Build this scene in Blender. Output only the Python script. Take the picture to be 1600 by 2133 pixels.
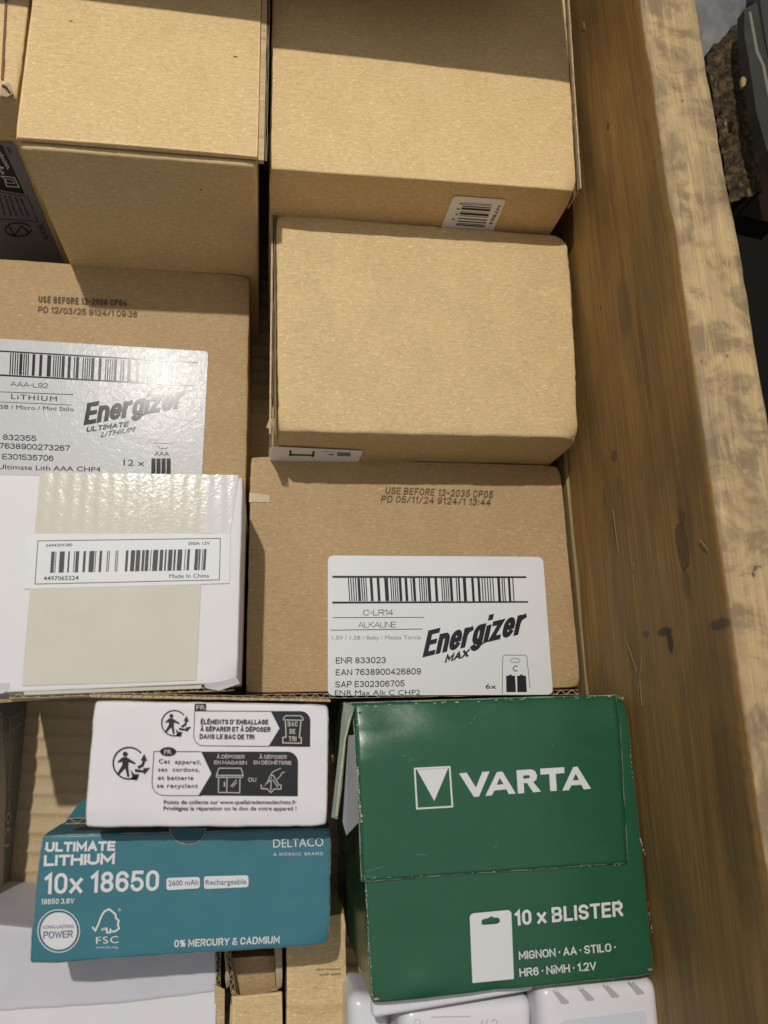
import bpy, bmesh, math, random
from mathutils import Vector, Matrix, noise as mnoise
from mathutils.geometry import tessellate_polygon
S = bpy.context.scene
for o in list(bpy.data.objects): bpy.data.objects.remove(o)
random.seed(4)

# ------------------------------------------------------------------ camera
CX, CY = 800.0, 1066.5              # centre of the photograph, which is 1600 x 2133
VZ, VY = (550.0, 1470.0), (650.0, -4700.0)   # vanishing points of the vertical and of the crate's long axis
ZC = 0.62                           # lens height over the joint between the two crate collars
a = Vector((VZ[0]-CX, VZ[1]-CY)); b = Vector((VY[0]-CX, VY[1]-CY))
F = math.sqrt(-a.dot(b))
dn = Vector((a.x, -a.y, -F)).normalized()
yy = Vector((b.x, -b.y, -F)); yy = (yy - dn*yy.dot(dn)).normalized()
zz = -dn; xx = yy.cross(zz)
R3 = Matrix((xx, yy, zz))           # camera space -> world
cam_d = bpy.data.cameras.new('camera'); cam = bpy.data.objects.new('camera', cam_d)
S.collection.objects.link(cam); S.camera = cam
cam.matrix_world = Matrix.Translation((0, 0, ZC)) @ R3.to_4x4()
cam_d.sensor_fit = 'VERTICAL'; cam_d.sensor_height = 24.0; cam_d.lens = F/2133.0*24.0
cam_d.clip_start = 0.02; cam_d.clip_end = 50
cam_d.dof.use_dof = True; cam_d.dof.focus_distance = .64; cam_d.dof.aperture_fstop = 4.2
# ------------------------------------------------------------------ light
w = bpy.data.worlds.new('World'); S.world = w; w.use_nodes = True
# dim hall: pale ceiling overhead, darker walls towards the horizon and floor below
wt_ = w.node_tree; bg_ = wt_.nodes['Background']; bg_.inputs[1].default_value = 1.0
tc_ = wt_.nodes.new('ShaderNodeTexCoord'); sp_ = wt_.nodes.new('ShaderNodeSeparateXYZ'); mr_ = wt_.nodes.new('ShaderNodeValToRGB')
wt_.links.new(tc_.outputs['Generated'], sp_.inputs[0]); wt_.links.new(sp_.outputs[2], mr_.inputs[0]); wt_.links.new(mr_.outputs[0], bg_.inputs[0])
mr_.color_ramp.elements[0].position = 0.0; mr_.color_ramp.elements[0].color = (.022, .021, .019, 1); e_ = mr_.color_ramp.elements.new(.5); e_.color = (.145, .142, .136, 1)
mr_.color_ramp.elements[-1].position = 1.0; mr_.color_ramp.elements[-1].color = (.56, .56, .56, 1)
def lamp(name, loc, size, power, col=(1, .96, .88)):
    d = bpy.data.lights.new(name, 'AREA'); d.shape = 'DISK'; d.size = size; d.energy = power; d.color = col
    o = bpy.data.objects.new(name, d); S.collection.objects.link(o); o.location = loc
    v = Vector((0, .2, 0)) - Vector(loc); o.rotation_euler = v.to_track_quat('-Z', 'Y').to_euler(); return o
lamp('ceiling_lamp', (-.56, 1.28, 3.1), .06, 73)
S.view_settings.view_transform = 'Standard'; S.view_settings.look = 'None'
S.view_settings.exposure = 0.0; S.view_settings.gamma = 1.0
S.render.engine = 'CYCLES'

# ------------------------------------------------------------------ measuring
def ray(px, py):
    return (R3 @ Vector(((px-CX)/F, -(py-CY)/F, -1.0)))
def P(px, py, z):
    r = ray(px, py); t = (ZC-z)/-r.z
    return Vector((r.x*t, r.y*t, z))
class Plane:
    """A flat face in the room; at() measures where a point of the photograph lies on it."""
    def __init__(s, p, n): s.p = Vector(p); s.n = Vector(n).normalized()
    def at(s, px, py, lift=0):
        r = ray(px, py); o = Vector((0, 0, ZC)); t = (s.p + s.n*lift - o).dot(s.n)/r.dot(s.n)
        return o + r*t
def top(z): return Plane((0, 0, z), (0, 0, 1))

# ------------------------------------------------------------------ objects
def thing(name, label, cat, loc, group=None):
    o = bpy.data.objects.new(name, None); S.collection.objects.link(o); o.location = loc
    o['label'] = label; o['category'] = cat
    if group: o['group'] = group
    o['_o'] = list(loc); o.empty_display_size = .02
    return o
def org(o):
    p = o
    while p.parent: p = p.parent
    return Vector(p['_o']) if '_o' in p.keys() else Vector((0, 0, 0))
def mesh(name, verts, faces, mat, parent=None, smooth=False, uv=None, uvr=None, label=None, kind=None, mats=None, fm=None):
    O = org(parent) if parent else Vector((0, 0, 0))
    me = bpy.data.meshes.new(name); me.from_pydata([tuple(Vector(v)-O) for v in verts], [], faces)
    for m in (mats or [mat]): me.materials.append(m)
    if fm:
        for p, i in zip(me.polygons, fm): p.material_index = i
    if smooth:
        for p in me.polygons: p.use_smooth = True
    if uv:
        l = me.uv_layers.new(name='uvm'); l2 = me.uv_layers.new(name='uvr')
        for p in me.polygons:
            for k, li in zip(p.vertices, p.loop_indices):
                pass
        i = 0
        for fi, f in enumerate(faces):
            for k in range(len(f)):
                l.data[i].uv = uv[fi][k]; l2.data[i].uv = uvr[fi][k] if uvr else (1, 1); i += 1
    me.update()
    o = bpy.data.objects.new(name, me); S.collection.objects.link(o)
    if parent: o.parent = parent
    if label: o['label'] = label
    if kind: o['kind'] = kind
    return o

# ------------------------------------------------------------------ materials
class M:
    def __init__(s, name, rough=.7, spec=.3):
        s.m = bpy.data.materials.new(name); s.m.use_nodes = True; s.t = s.m.node_tree
        s.b = s.t.nodes['Principled BSDF']; s.b.inputs['Roughness'].default_value = rough
        s.b.inputs['Specular IOR Level'].default_value = spec
    def n(s, ty, **k):
        x = s.t.nodes.new(ty)
        for a_, v in k.items(): setattr(x, a_, v)
        return x
    def put(s, sock, v):
        if hasattr(v, 'node'): s.t.links.new(v, sock)
        elif isinstance(v, (tuple, list)) and len(v) == 3 and sock.type == 'RGBA': sock.default_value = (*v, 1)
        else: sock.default_value = v
    def uv(s, name='uvm', scale=(1, 1, 1), rot=0, loc=(0, 0, 0)):
        u = s.n('ShaderNodeUVMap', uv_map=name); mp = s.n('ShaderNodeMapping'); s.put(mp.inputs[0], u.outputs[0])
        mp.inputs['Scale'].default_value = scale; mp.inputs['Rotation'].default_value = (0, 0, rot); mp.inputs['Location'].default_value = loc
        return mp.outputs[0]
    def noise(s, vec, scale, detail=3, rough=.55, dist=0):
        x = s.n('ShaderNodeTexNoise'); s.put(x.inputs['Vector'], vec); x.inputs['Scale'].default_value = scale
        x.inputs['Detail'].default_value = detail; x.inputs['Roughness'].default_value = rough; x.inputs['Distortion'].default_value = dist
        return x.outputs['Fac']
    def math(s, op, a_, b_=0, c_=0, clamp=False):
        x = s.n('ShaderNodeMath', operation=op, use_clamp=clamp); s.put(x.inputs[0], a_); s.put(x.inputs[1], b_); s.put(x.inputs[2], c_); return x.outputs[0]
    def sstep(s, v, lo, hi, o0=0., o1=1.):
        x = s.n('ShaderNodeMapRange', interpolation_type='SMOOTHSTEP'); s.put(x.inputs['Value'], v)
        x.inputs['From Min'].default_value = lo; x.inputs['From Max'].default_value = hi
        x.inputs['To Min'].default_value = o0; x.inputs['To Max'].default_value = o1; return x.outputs[0]
    def mix(s, f, a_, b_, mode='MIX'):
        x = s.n('ShaderNodeMix', data_type='RGBA', blend_type=mode); s.put(x.inputs[0], f); s.put(x.inputs[6], a_); s.put(x.inputs[7], b_); return x.outputs[2]
    def scale(s, col, f):
        x = s.n('ShaderNodeVectorMath', operation='SCALE'); s.put(x.inputs[0], col); s.put(x.inputs['Scale'], f); return x.outputs[0]
    def edge(s):
        """metres to the nearest edge of the face"""
        r = []
        for nm in ('uvm', 'uvr'):
            u = s.n('ShaderNodeUVMap', uv_map=nm); q = s.n('ShaderNodeSeparateXYZ'); s.put(q.inputs[0], u.outputs[0]); r += [q.outputs[0], q.outputs[1]]
        return s.math('MINIMUM', s.math('MINIMUM', r[0], r[1]), s.math('MINIMUM', r[2], r[3]))
    def bump(s, h, strength=.2, dist=.0005, prev=None):
        x = s.n('ShaderNodeBump'); s.put(x.inputs['Height'], h); x.inputs['Strength'].default_value = strength; x.inputs['Distance'].default_value = dist
        if prev: s.put(x.inputs['Normal'], prev)
        return x.outputs[0]
    def col(s, c): s.put(s.b.inputs['Base Color'], c); return s
    def rough(s, c): s.put(s.b.inputs['Roughness'], c); return s
    def nrm(s, c): s.put(s.b.inputs['Normal'], c); return s

def kraft(name, base, contrast=1., rough=.62, flip=False, wear=True, flute=.08):
    m = M(name, rough, .35)
    sc = (1, 1, 1)
    u = m.uv(); big = m.noise(u, 22, 4, .6, .6)
    fs = (420, 1900, 1) if not flip else (1900, 420, 1)
    fib = m.noise(m.uv(scale=fs), 1, 3, .6, .5)
    fib2 = m.noise(m.uv(scale=(fs[0]*.42, fs[1]*.30, 1), rot=.2), 1, 4, .65, 1.)
    gr = m.noise(u, 1500, 2, .6)
    f = m.math('ADD', 1.0, m.math('MULTIPLY', m.math('SUBTRACT', big, .5), .24*contrast))
    f = m.math('MULTIPLY_ADD', m.math('SUBTRACT', fib, .5), .50*contrast, f)
    f = m.math('MULTIPLY_ADD', m.math('SUBTRACT', fib2, .5), .95*contrast, f)
    f = m.math('MULTIPLY_ADD', m.math('SUBTRACT', gr, .5), .40*contrast, f)
    c = m.scale(base, f)
    fleck = m.sstep(m.noise(m.uv(scale=(fs[0]*.42, fs[1]*.27, 1), rot=-.15, loc=(3, 7, 0)), 1, 2, .5), .62, .70)
    c = m.mix(m.math('MULTIPLY', fleck, .62*contrast), c, tuple(min(1, x*1.5+.05) for x in base))
    dark = m.sstep(m.noise(m.uv(loc=(.3, .2, 0)), 260, 2, .4), .775, .80)
    c = m.mix(m.math('MULTIPLY', dark, .4), c, tuple(x*.25 for x in base))
    if wear:
        e = m.edge(); wn = m.noise(u, 210, 3, .6)
        k = m.math('MULTIPLY', m.sstep(m.math('SUBTRACT', e, m.math('MULTIPLY', m.math('SUBTRACT', wn, .35), .006)), .0016, 0.), .45)
        c = m.mix(k, c, tuple(min(1, x*1.28+.06) for x in base))
    m.col(c)
    wv = m.n('ShaderNodeTexWave'); wv.bands_direction = 'X' if not flip else 'Y'; m.put(wv.inputs['Vector'], u); wv.inputs['Scale'].default_value = 45; wv.inputs['Distortion'].default_value = .6; wv.inputs['Detail'].default_value = 1
    h = m.math('MULTIPLY_ADD', wv.outputs['Fac'], flute, m.math('MULTIPLY', fib, .5)); h = m.math('ADD', h, m.math('MULTIPLY', gr, .4)); h = m.math('ADD', h, m.math('MULTIPLY', big, 1.2))
    m.nrm(m.bump(h, .55, .00035)); return m.m
def paper(name, base, rough=.6, spec=.3, mott=.06, crinkle=0., worn=None, wear_w=.0012, scuff=None):
    m = M(name, rough, spec); u = m.uv()
    big = m.noise(u, 30, 4, .6, .4); gr = m.noise(u, 1400, 2, .6)
    f = m.math('MULTIPLY_ADD', m.math('SUBTRACT', big, .5), mott*3, 1.0); f = m.math('MULTIPLY_ADD', m.math('SUBTRACT', gr, .5), mott*2.2, f)
    c = m.scale(base, f)
    if scuff:
        sn = m.noise(m.uv(scale=(70, 26, 1), rot=.6), 1, 5, .7, 1.2); sp = m.noise(m.uv(loc=(1, 2, 0)), 420, 2, .5)
        sk = m.math('MULTIPLY', m.sstep(sn, .60, .80), .13); c = m.mix(sk, c, scuff)
        c = m.mix(m.sstep(sp, .785, .80), c, scuff)
    if worn:
        e = m.edge(); wn = m.noise(u, 330, 4, .7); wl = m.noise(m.uv(loc=(5, 0, 0)), 45, 2, .5)
        th = m.math('MULTIPLY', m.math('ADD', m.math('MULTIPLY', m.math('SUBTRACT', wn, .5), 3.2), m.math('MULTIPLY', m.math('SUBTRACT', wl, .42), 5.)), wear_w)
        k = m.sstep(m.math('SUBTRACT', e, th), .00035, -.0001)
        c = m.mix(k, c, m.scale(worn, m.math('ADD', .72, m.math('MULTIPLY', wn, .5))))
        m.rough(m.math('MULTIPLY_ADD', k, .35, m.math('MULTIPLY_ADD', m.math('SUBTRACT', big, .5), .25, rough)))
    m.col(c)
    h = m.math('ADD', m.math('MULTIPLY', gr, .2), m.math('MULTIPLY', big, 1.5))
    nb = m.bump(h, .35, .0004)
    if crinkle:
        cr = m.noise(u, 170, 4, .62, .8); nb = m.bump(cr, crinkle, .0006, nb)
    m.nrm(nb); return m.m
def plain(name, base, rough=.6, spec=.3, mott=0):
    m = M(name, rough, spec)
    if mott:
        tc = m.n('ShaderNodeTexCoord'); f = m.math('MULTIPLY_ADD', m.math('SUBTRACT', m.noise(tc.outputs['Object'], 500, 3, .6), .5), mott, 1.0); m.col(m.scale(base, f))
    else: m.col(base)
    return m.m
def ellipse(m, uvn, cx, cy, rx, ry, soft=.35, dist=.35):
    q = m.n('ShaderNodeSeparateXYZ'); m.put(q.inputs[0], uvn)
    dx = m.math('DIVIDE', m.math('SUBTRACT', q.outputs[0], cx), rx); dy = m.math('DIVIDE', m.math('SUBTRACT', q.outputs[1], cy), ry)
    r = m.math('SQRT', m.math('ADD', m.math('MULTIPLY', dx, dx), m.math('MULTIPLY', dy, dy)))
    nn = m.noise(uvn, 160, 3, .6); r = m.math('ADD', r, m.math('MULTIPLY', m.math('SUBTRACT', nn, .5), dist*2))
    return r, m.sstep(r, 1+soft*.5, 1-soft)
def wood(name, c0, c1, c2, spots=(), weather=False):
    """u runs along the board, v across it (metres)"""
    m = M(name, .62, .3); u = m.uv()
    warp = m.noise(u, 7, 3, .5)
    g1 = m.noise(m.uv(scale=(3.2, 95, 1)), 1, 5, .62, .9)
    g2 = m.noise(m.uv(scale=(14, 620, 1)), 1, 4, .6, .4)
    bl = m.noise(m.uv(scale=(9, 16, 1)), 1, 4, .6, .3)
    c = m.mix(m.sstep(g1, .32, .68), c0, c1)
    c = m.mix(m.math('MULTIPLY', m.sstep(bl, .42, .68), .75), c, c2)
    c = m.scale(c, m.math('MULTIPLY_ADD', m.math('SUBTRACT', g2, .5), 1.05, 1.0))
    c = m.scale(c, m.math('MULTIPLY_ADD', m.math('SUBTRACT', m.noise(u, 900, 2, .6), .5), .3, 1.0))
    crack = m.sstep(m.noise(m.uv(scale=(9, 260, 1), loc=(0, 9, 0)), 1, 2, .5, .3), .70, .76)
    c = m.mix(m.math('MULTIPLY', crack, .5), c, tuple(x*.35 for x in c1))
    h = m.math('ADD', g2, m.math('MULTIPLY', g1, 1.5))
    if weather:
        wn = m.noise(m.uv(scale=(1.15, .8, 1)), 30, 6, .66, .5); wn2 = m.noise(m.uv(scale=(13, 110, 1), loc=(4, 1, 0)), 1, 5, .7, .5)
        c = m.mix(m.math('MULTIPLY', m.sstep(wn, .43, .62), .8), c, (.20, .14, .082))
        c = m.mix(m.math('MULTIPLY', m.sstep(wn2, .52, .68), .6), c, (.60, .44, .21))
        q = m.n('ShaderNodeSeparateXYZ'); m.put(q.inputs[0], u); ev = m.math('ADD', q.outputs[1], m.math('MULTIPLY', m.math('SUBTRACT', m.noise(m.uv(loc=(1, 1, 0)), 26, 4, .6), .5), .028))
        c = m.mix(m.sstep(ev, .007, .000, 0, .5), c, (.24, .165, .10))
        c = m.mix(m.sstep(m.noise(m.uv(loc=(2, 2, 0)), 60, 3, .5), .72, .76, 0, .8), c, (.07, .055, .04))
        h = m.math('ADD', h, m.math('MULTIPLY', wn, 3))
    for (kx, ky, rx, ry, kc, ks) in spots:
        r, k = ellipse(m, u, kx, ky, rx, ry)
        c = m.mix(m.math('MULTIPLY', k, ks), c, kc)
        if ks > .85:
            ring = m.math('MULTIPLY', m.sstep(m.math('ABSOLUTE', m.math('SUBTRACT', r, 1.0)), .16, .0), .8); c = m.mix(ring, c, (.03, .02, .012))
    m.col(c); m.nrm(m.bump(h, .7, .0006)); return m.m

K_BIG = kraft('kraft_pale', (.68, .485, .238), .9)
K_MID = kraft('kraft_mid', (.61, .437, .222), .95)
K_DARK = kraft('kraft_brown', (.42, .28, .138), .9)
K_CORE = kraft('kraft_core', (.40, .31, .19), 1., wear=False)
K_OLD = kraft('kraft_worn', (.52, .37, .20), 1.1)
K_LIN = kraft('kraft_liner', (.46, .34, .19), 1., flip=True)
WHITE = paper('white_board', (.70, .68, .70), .5, .35, .035, worn=(.42, .33, .22), wear_w=.0006)
WHITE2 = paper('white_board_plain', (.56, .545, .59), .55, .35, .05, worn=(.5, .46, .42), wear_w=.0005)
TEAL = paper('teal_print', (.040, .165, .210), .36, .4, .05, worn=(.46, .36, .26), wear_w=.0007, scuff=(.2, .33, .38))
GREEN = paper('green_print', (.015, .092, .044), .27, .5, .05, crinkle=.14, worn=(.40, .40, .33), wear_w=.00042, scuff=(.08, .22, .14))
TAPE = paper('beige_tape', (.62, .59, .50), .16, .4, .04)
LABEL = paper('label_paper', (.70, .70, .71), .45, .35, .03)
LABEL_G = paper('taped_label', (.58, .58, .585), .20, .11, .03, crinkle=.30)
LABEL_SHADE = paper('shaded_label', (.20, .20, .215), .5, .3, .03)  # label paper darkened: shade on the left carton's front put into its colour
LABEL_LIT = paper('lit_label', (.88, .88, .90), .5, .3, .02)  # lighter copy of the label paper: light on the front faces painted in
INK = plain('black_ink', (.012, .012, .014), .45, .3)
INK_G = plain('glossy_black_ink', (.015, .015, .018), .2, .13)
INK_SOFT = plain('faded_ink', (.13, .09, .055), .6, .2, .8)
INK_GREY = plain('grey_ink', (.22, .22, .23), .5)
PRINT_W = plain('white_print', (.66, .65, .66), .45, .3, .12)
PRINT_B = plain('blue_print', (.06, .10, .22), .5)
PRINT_T = plain('teal_ink', (.05, .15, .22), .45)
PLASTIC = plain('white_plastic', (.72, .70, .74), .28, .5, .03)
PLASTIC2 = plain('grey_plastic', (.42, .41, .42), .35, .4)
PLASTIC3 = plain('pale_blue_panel', (.60, .64, .70), .22, .5)
GREYBOX = paper('grey_gloss_card', (.15, .16, .16), .3, .4, .15, crinkle=.2)
GREYINK = plain('pale_grey_print', (.45, .45, .43), .4)
# real ridges of the packing tape
def tape_ridges(mat, freq=100):
    nt = mat.node_tree; b_ = nt.nodes['Principled BSDF']; old = b_.inputs['Normal'].links[0].from_socket
    u = nt.nodes.new('ShaderNodeUVMap'); u.uv_map = 'uvm'
    wv = nt.nodes.new('ShaderNodeTexWave'); wv.bands_direction = 'X'; wv.inputs['Scale'].default_value = freq*6.283/20; wv.inputs['Distortion'].default_value = 2.0; wv.inputs['Detail'].default_value = 2; wv.inputs['Detail Scale'].default_value = 3
    nt.links.new(u.outputs[0], wv.inputs['Vector'])
    ns = nt.nodes.new('ShaderNodeTexNoise'); ns.inputs['Scale'].default_value = 420; nt.links.new(u.outputs[0], ns.inputs['Vector'])
    ad = nt.nodes.new('ShaderNodeMath'); ad.operation = 'MULTIPLY_ADD'; nt.links.new(ns.outputs['Fac'], ad.inputs[0]); ad.inputs[1].default_value = .8; nt.links.new(wv.outputs['Fac'], ad.inputs[2])
    bp = nt.nodes.new('ShaderNodeBump'); bp.inputs['Strength'].default_value = .22; bp.inputs['Distance'].default_value = .0005
    nt.links.new(ad.outputs[0], bp.inputs['Height']); nt.links.new(old, bp.inputs['Normal']); nt.links.new(bp.outputs[0], b_.inputs['Normal'])
tape_ridges(TAPE)

# ------------------------------------------------------------------ cartons
def samples(L, r, n):
    return [0, r*.35, r*.7, r] + [r + (L-2*r)*i/n for i in range(1, n)] + [L-r, L-r*.7, L-r*.35, L]
def carton(name, parent, q, zt, zb, mat, r=.0016, n=22, dent=.0005, fn=None, label=None, shrink=0., seed=0.):
    """rounded cardboard box: q = four top corners (front-left, front-right, back-right, back-left) x,y; zt = height or four heights"""
    zt = zt if isinstance(zt, (list, tuple)) else [zt]*4
    A, B, C_, D = [Vector((p[0], p[1])) for p in q]
    Lx = ((B-A).length + (C_-D).length)/2; Ly = ((D-A).length + (C_-B).length)/2; Lz = sum(zt)/4 - zb
    S_ = (Lx, Ly, Lz); sm = [samples(L, r, n if i < 2 else max(4, n//2)) for i, L in enumerate(S_)]
    verts, faces, uvs, uvr, idx = [], [], [], [], {}
    def vert(p):
        key = tuple(round(c, 7) for c in p)
        if key in idx: return idx[key]
        c = Vector([min(max(p[i], r), S_[i]-r) for i in range(3)]); d = Vector(p)-c
        if d.length > 1e-9: c = c + d.normalized()*r
        a_, b_, h = c.x/Lx, c.y/Ly, c.z/Lz
        xy = A*(1-a_)*(1-b_) + B*a_*(1-b_) + C_*a_*b_ + D*(1-a_)*b_
        z1 = zt[0]*(1-a_)*(1-b_) + zt[1]*a_*(1-b_) + zt[2]*a_*b_ + zt[3]*(1-a_)*b_
        w_ = Vector((xy.x, xy.y, zb + (z1-zb)*h))
        dd = d.normalized() if d.length > 1e-9 else Vector((0, 0, 0))
        nz = mnoise.noise(w_*19 + Vector((seed, 3, 0)))*.5 + .5 + .35*mnoise.noise(w_*70)
        w_ -= dd*dent*max(0, nz)*1.2
        ed = sum(1 for i in range(3) if p[i] < r*1.01 or p[i] > S_[i]-r*1.01)
        if ed > 1: w_ -= dd*dent*.9*abs(mnoise.noise(w_*160))
        if h > .5:                                   # corners take knocks
            for ci in range(4):
                cx_, cy_ = (0, 1, 1, 0)[ci], (0, 0, 1, 1)[ci]
                d2_ = ((a_-cx_)*Lx)**2 + ((b_-cy_)*Ly)**2 + ((1-h)*Lz)**2
                if d2_ < .0009:
                    k_ = dent*3.2*math.exp(-d2_/.00006)*(.45+.55*abs(mnoise.noise(Vector((ci*3.3+seed, w_.x*3, 9)))*2))
                    w_ += Vector(((.5-cx_)*2*k_*.7, (.5-cy_)*2*k_*.7, -k_))
        if fn: w_ = fn(w_, a_, b_, h, dd)
        idx[key] = len(verts); verts.append(w_); return idx[key]
    for ax, side in ((2, 1), (1, 0), (1, 1), (0, 0), (0, 1)):
        i0, i1 = [k for k in range(3) if k != ax]
        s0, s1 = sm[i0], sm[i1]
        for i in range(len(s0)-1):
            for j in range(len(s1)-1):
                cs = [(s0[i], s1[j]), (s0[i+1], s1[j]), (s0[i+1], s1[j+1]), (s0[i], s1[j+1])]
                if (side == 0) == (ax != 1): cs = cs[::-1]
                f, fu, fr = [], [], []
                for c0, c1 in cs:
                    p = [0, 0, 0]; p[ax] = S_[ax]*side; p[i0] = c0; p[i1] = c1
                    f.append(vert(p)); fu.append((c0, c1)); fr.append((S_[i0]-c0, S_[i1]-c1))
                faces.append(f); uvs.append(fu); uvr.append(fr)
    return mesh(name, verts, faces, mat, parent, True, uvs, uvr, label)

def slab(name, parent, pts, nrm, th, mat, label=None, kind=None, uvdir=None, origin=None, smooth=False):
    """flat piece of any outline (world points) with real thickness th laid along nrm"""
    nrm = Vector(nrm).normalized(); pts = [Vector(p) for p in pts]; n = len(pts)
    tri = tessellate_polygon([pts])
    up = [p + nrm*th for p in pts]; verts = up + pts
    faces = []
    for t in tri:
        t = tuple(t); nn = (up[t[1]]-up[t[0]]).cross(up[t[2]]-up[t[0]])
        if nn.dot(nrm) < 0: t = t[::-1]
        faces.append(t)
    for i in range(n):
        j = (i+1) % n; faces.append((i, j, j+n, i+n))
    ex = Vector(uvdir) if uvdir else (Vector((1, 0, 0)) if abs(nrm.x) < .7 else Vector((0, 1, 0)))
    ex = (ex - nrm*ex.dot(nrm)).normalized(); ey = nrm.cross(ex); o0 = Vector(origin) if origin else pts[0]
    us = [[((verts[k]-o0).dot(ex)+.5, (verts[k]-o0).dot(ey)+.5) for k in f] for f in faces]
    return mesh(name, verts, faces, mat, parent, smooth, us, None, label, kind)
def rrect(pl, c, rad=8, lift=0):
    """rounded outline through four photo corners"""
    out = []
    c = [Vector(p) for p in c]
    for i in range(4):
        p = c[i]; a_ = (c[i-1]-p).normalized(); b_ = (c[(i+1) % 4]-p).normalized()
        for t in (0, .25, .5, .75, 1):
            q = p + a_*rad*(1-t)**2 + b_*rad*t**2
            out.append(pl.at(q.x, q.y, lift))
    return out

# flutes seen on a cut edge of corrugated board: two liners and the wave between them
def flutes(parent, A, B, wdir, w, pitch=.0055, depth=.004, mat=None, name='corrugated_edge', th=.00032, seed=0, wave=True):
    A, B = Vector(A), Vector(B); e = (B-A); L = e.length; e.normalize(); wd = Vector(wdir).normalized(); dn_ = e.cross(wd).normalized()
    if dn_.z > 0: dn_ = -dn_
    verts, faces, uvs = [], [], []
    def ribbon(pts):
        k0 = len(verts)
        for i, p in enumerate(pts):
            d = (pts[min(i+1, len(pts)-1)] - pts[max(i-1, 0)]).normalized(); s = d.cross(dn_)*th*.5
            for q in (p+s, p-s, p-s+dn_*depth, p+s+dn_*depth): verts.append(q)
        for i in range(len(pts)-1):
            b0 = k0+4*i
            for f in ((0, 1, 5, 4), (1, 2, 6, 5), (3, 0, 4, 7)): faces.append(tuple(b0+x for x in f)); uvs.append([(i*.001, 0), (i*.001, .001), (i*.001+.001, .001), (i*.001+.001, 0)])
    N = int(L/pitch*10)
    wob = lambda t: .0004*mnoise.noise(Vector((t*60, seed, 1)))
    ribbon([A + e*L*i/N*1. + wd*wob(L*i/N) for i in range(N+1)])
    ribbon([A + wd*(w + wob(L*i/N+9)) + e*L*i/N for i in range(N+1)])
    ribbon([A + wd*(w*.5 + (w*.5-th)*(1 if wave else .25)*math.sin(6.283*L*i/N/pitch + 1.5*mnoise.noise(Vector((L*i/N*30, seed, 0)))) + wob(L*i/N)) + e*L*i/N for i in range(N+1)])
    return mesh(name, verts, faces, mat or K_CORE, parent, False, uvs)

# ------------------------------------------------------------------ print on flat faces
_cap = {}
def glyphs(body, bold=0., shear=0., space=1.):
    key = (body, bold, shear, space)
    if key in _cap: return _cap[key]
    def get(t):
        c = bpy.data.curves.new('t', 'FONT'); c.body = t; c.size = 1; c.offset = bold; c.shear = shear; c.space_character = space; c.resolution_u = 3
        o = bpy.data.objects.new('t', c); S.collection.objects.link(o)
        dg = bpy.context.evaluated_depsgraph_get(); dg.update(); me = o.evaluated_get(dg).to_mesh()
        v = [(p.co.x, p.co.y) for p in me.vertices]; f = [tuple(p.vertices) for p in me.polygons]
        o.evaluated_get(dg).to_mesh_clear(); bpy.data.objects.remove(o); bpy.data.curves.remove(c)
        return v, f
    if 'H' not in _cap: _cap['H'] = max(y for x, y in get('H')[0])
    v, f = get(body); x0 = min(x for x, y in v); x1 = max(x for x, y in v)
    _cap[key] = ([((x-x0)/(x1-x0), y/_cap['H']) for x, y in v], f); return _cap[key]
def _arc(cx, cy, rx, ry, a0, a1, n=10):
    return [(cx+rx*math.cos(math.radians(a0+(a1-a0)*i/n)), cy+ry*math.sin(math.radians(a0+(a1-a0)*i/n))) for i in range(n+1)]
_O = _arc(.5, .68, .5, .32, 0, 180)+_arc(.5, .32, .5, .32, 180, 360)+[(1, .68)]
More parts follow.
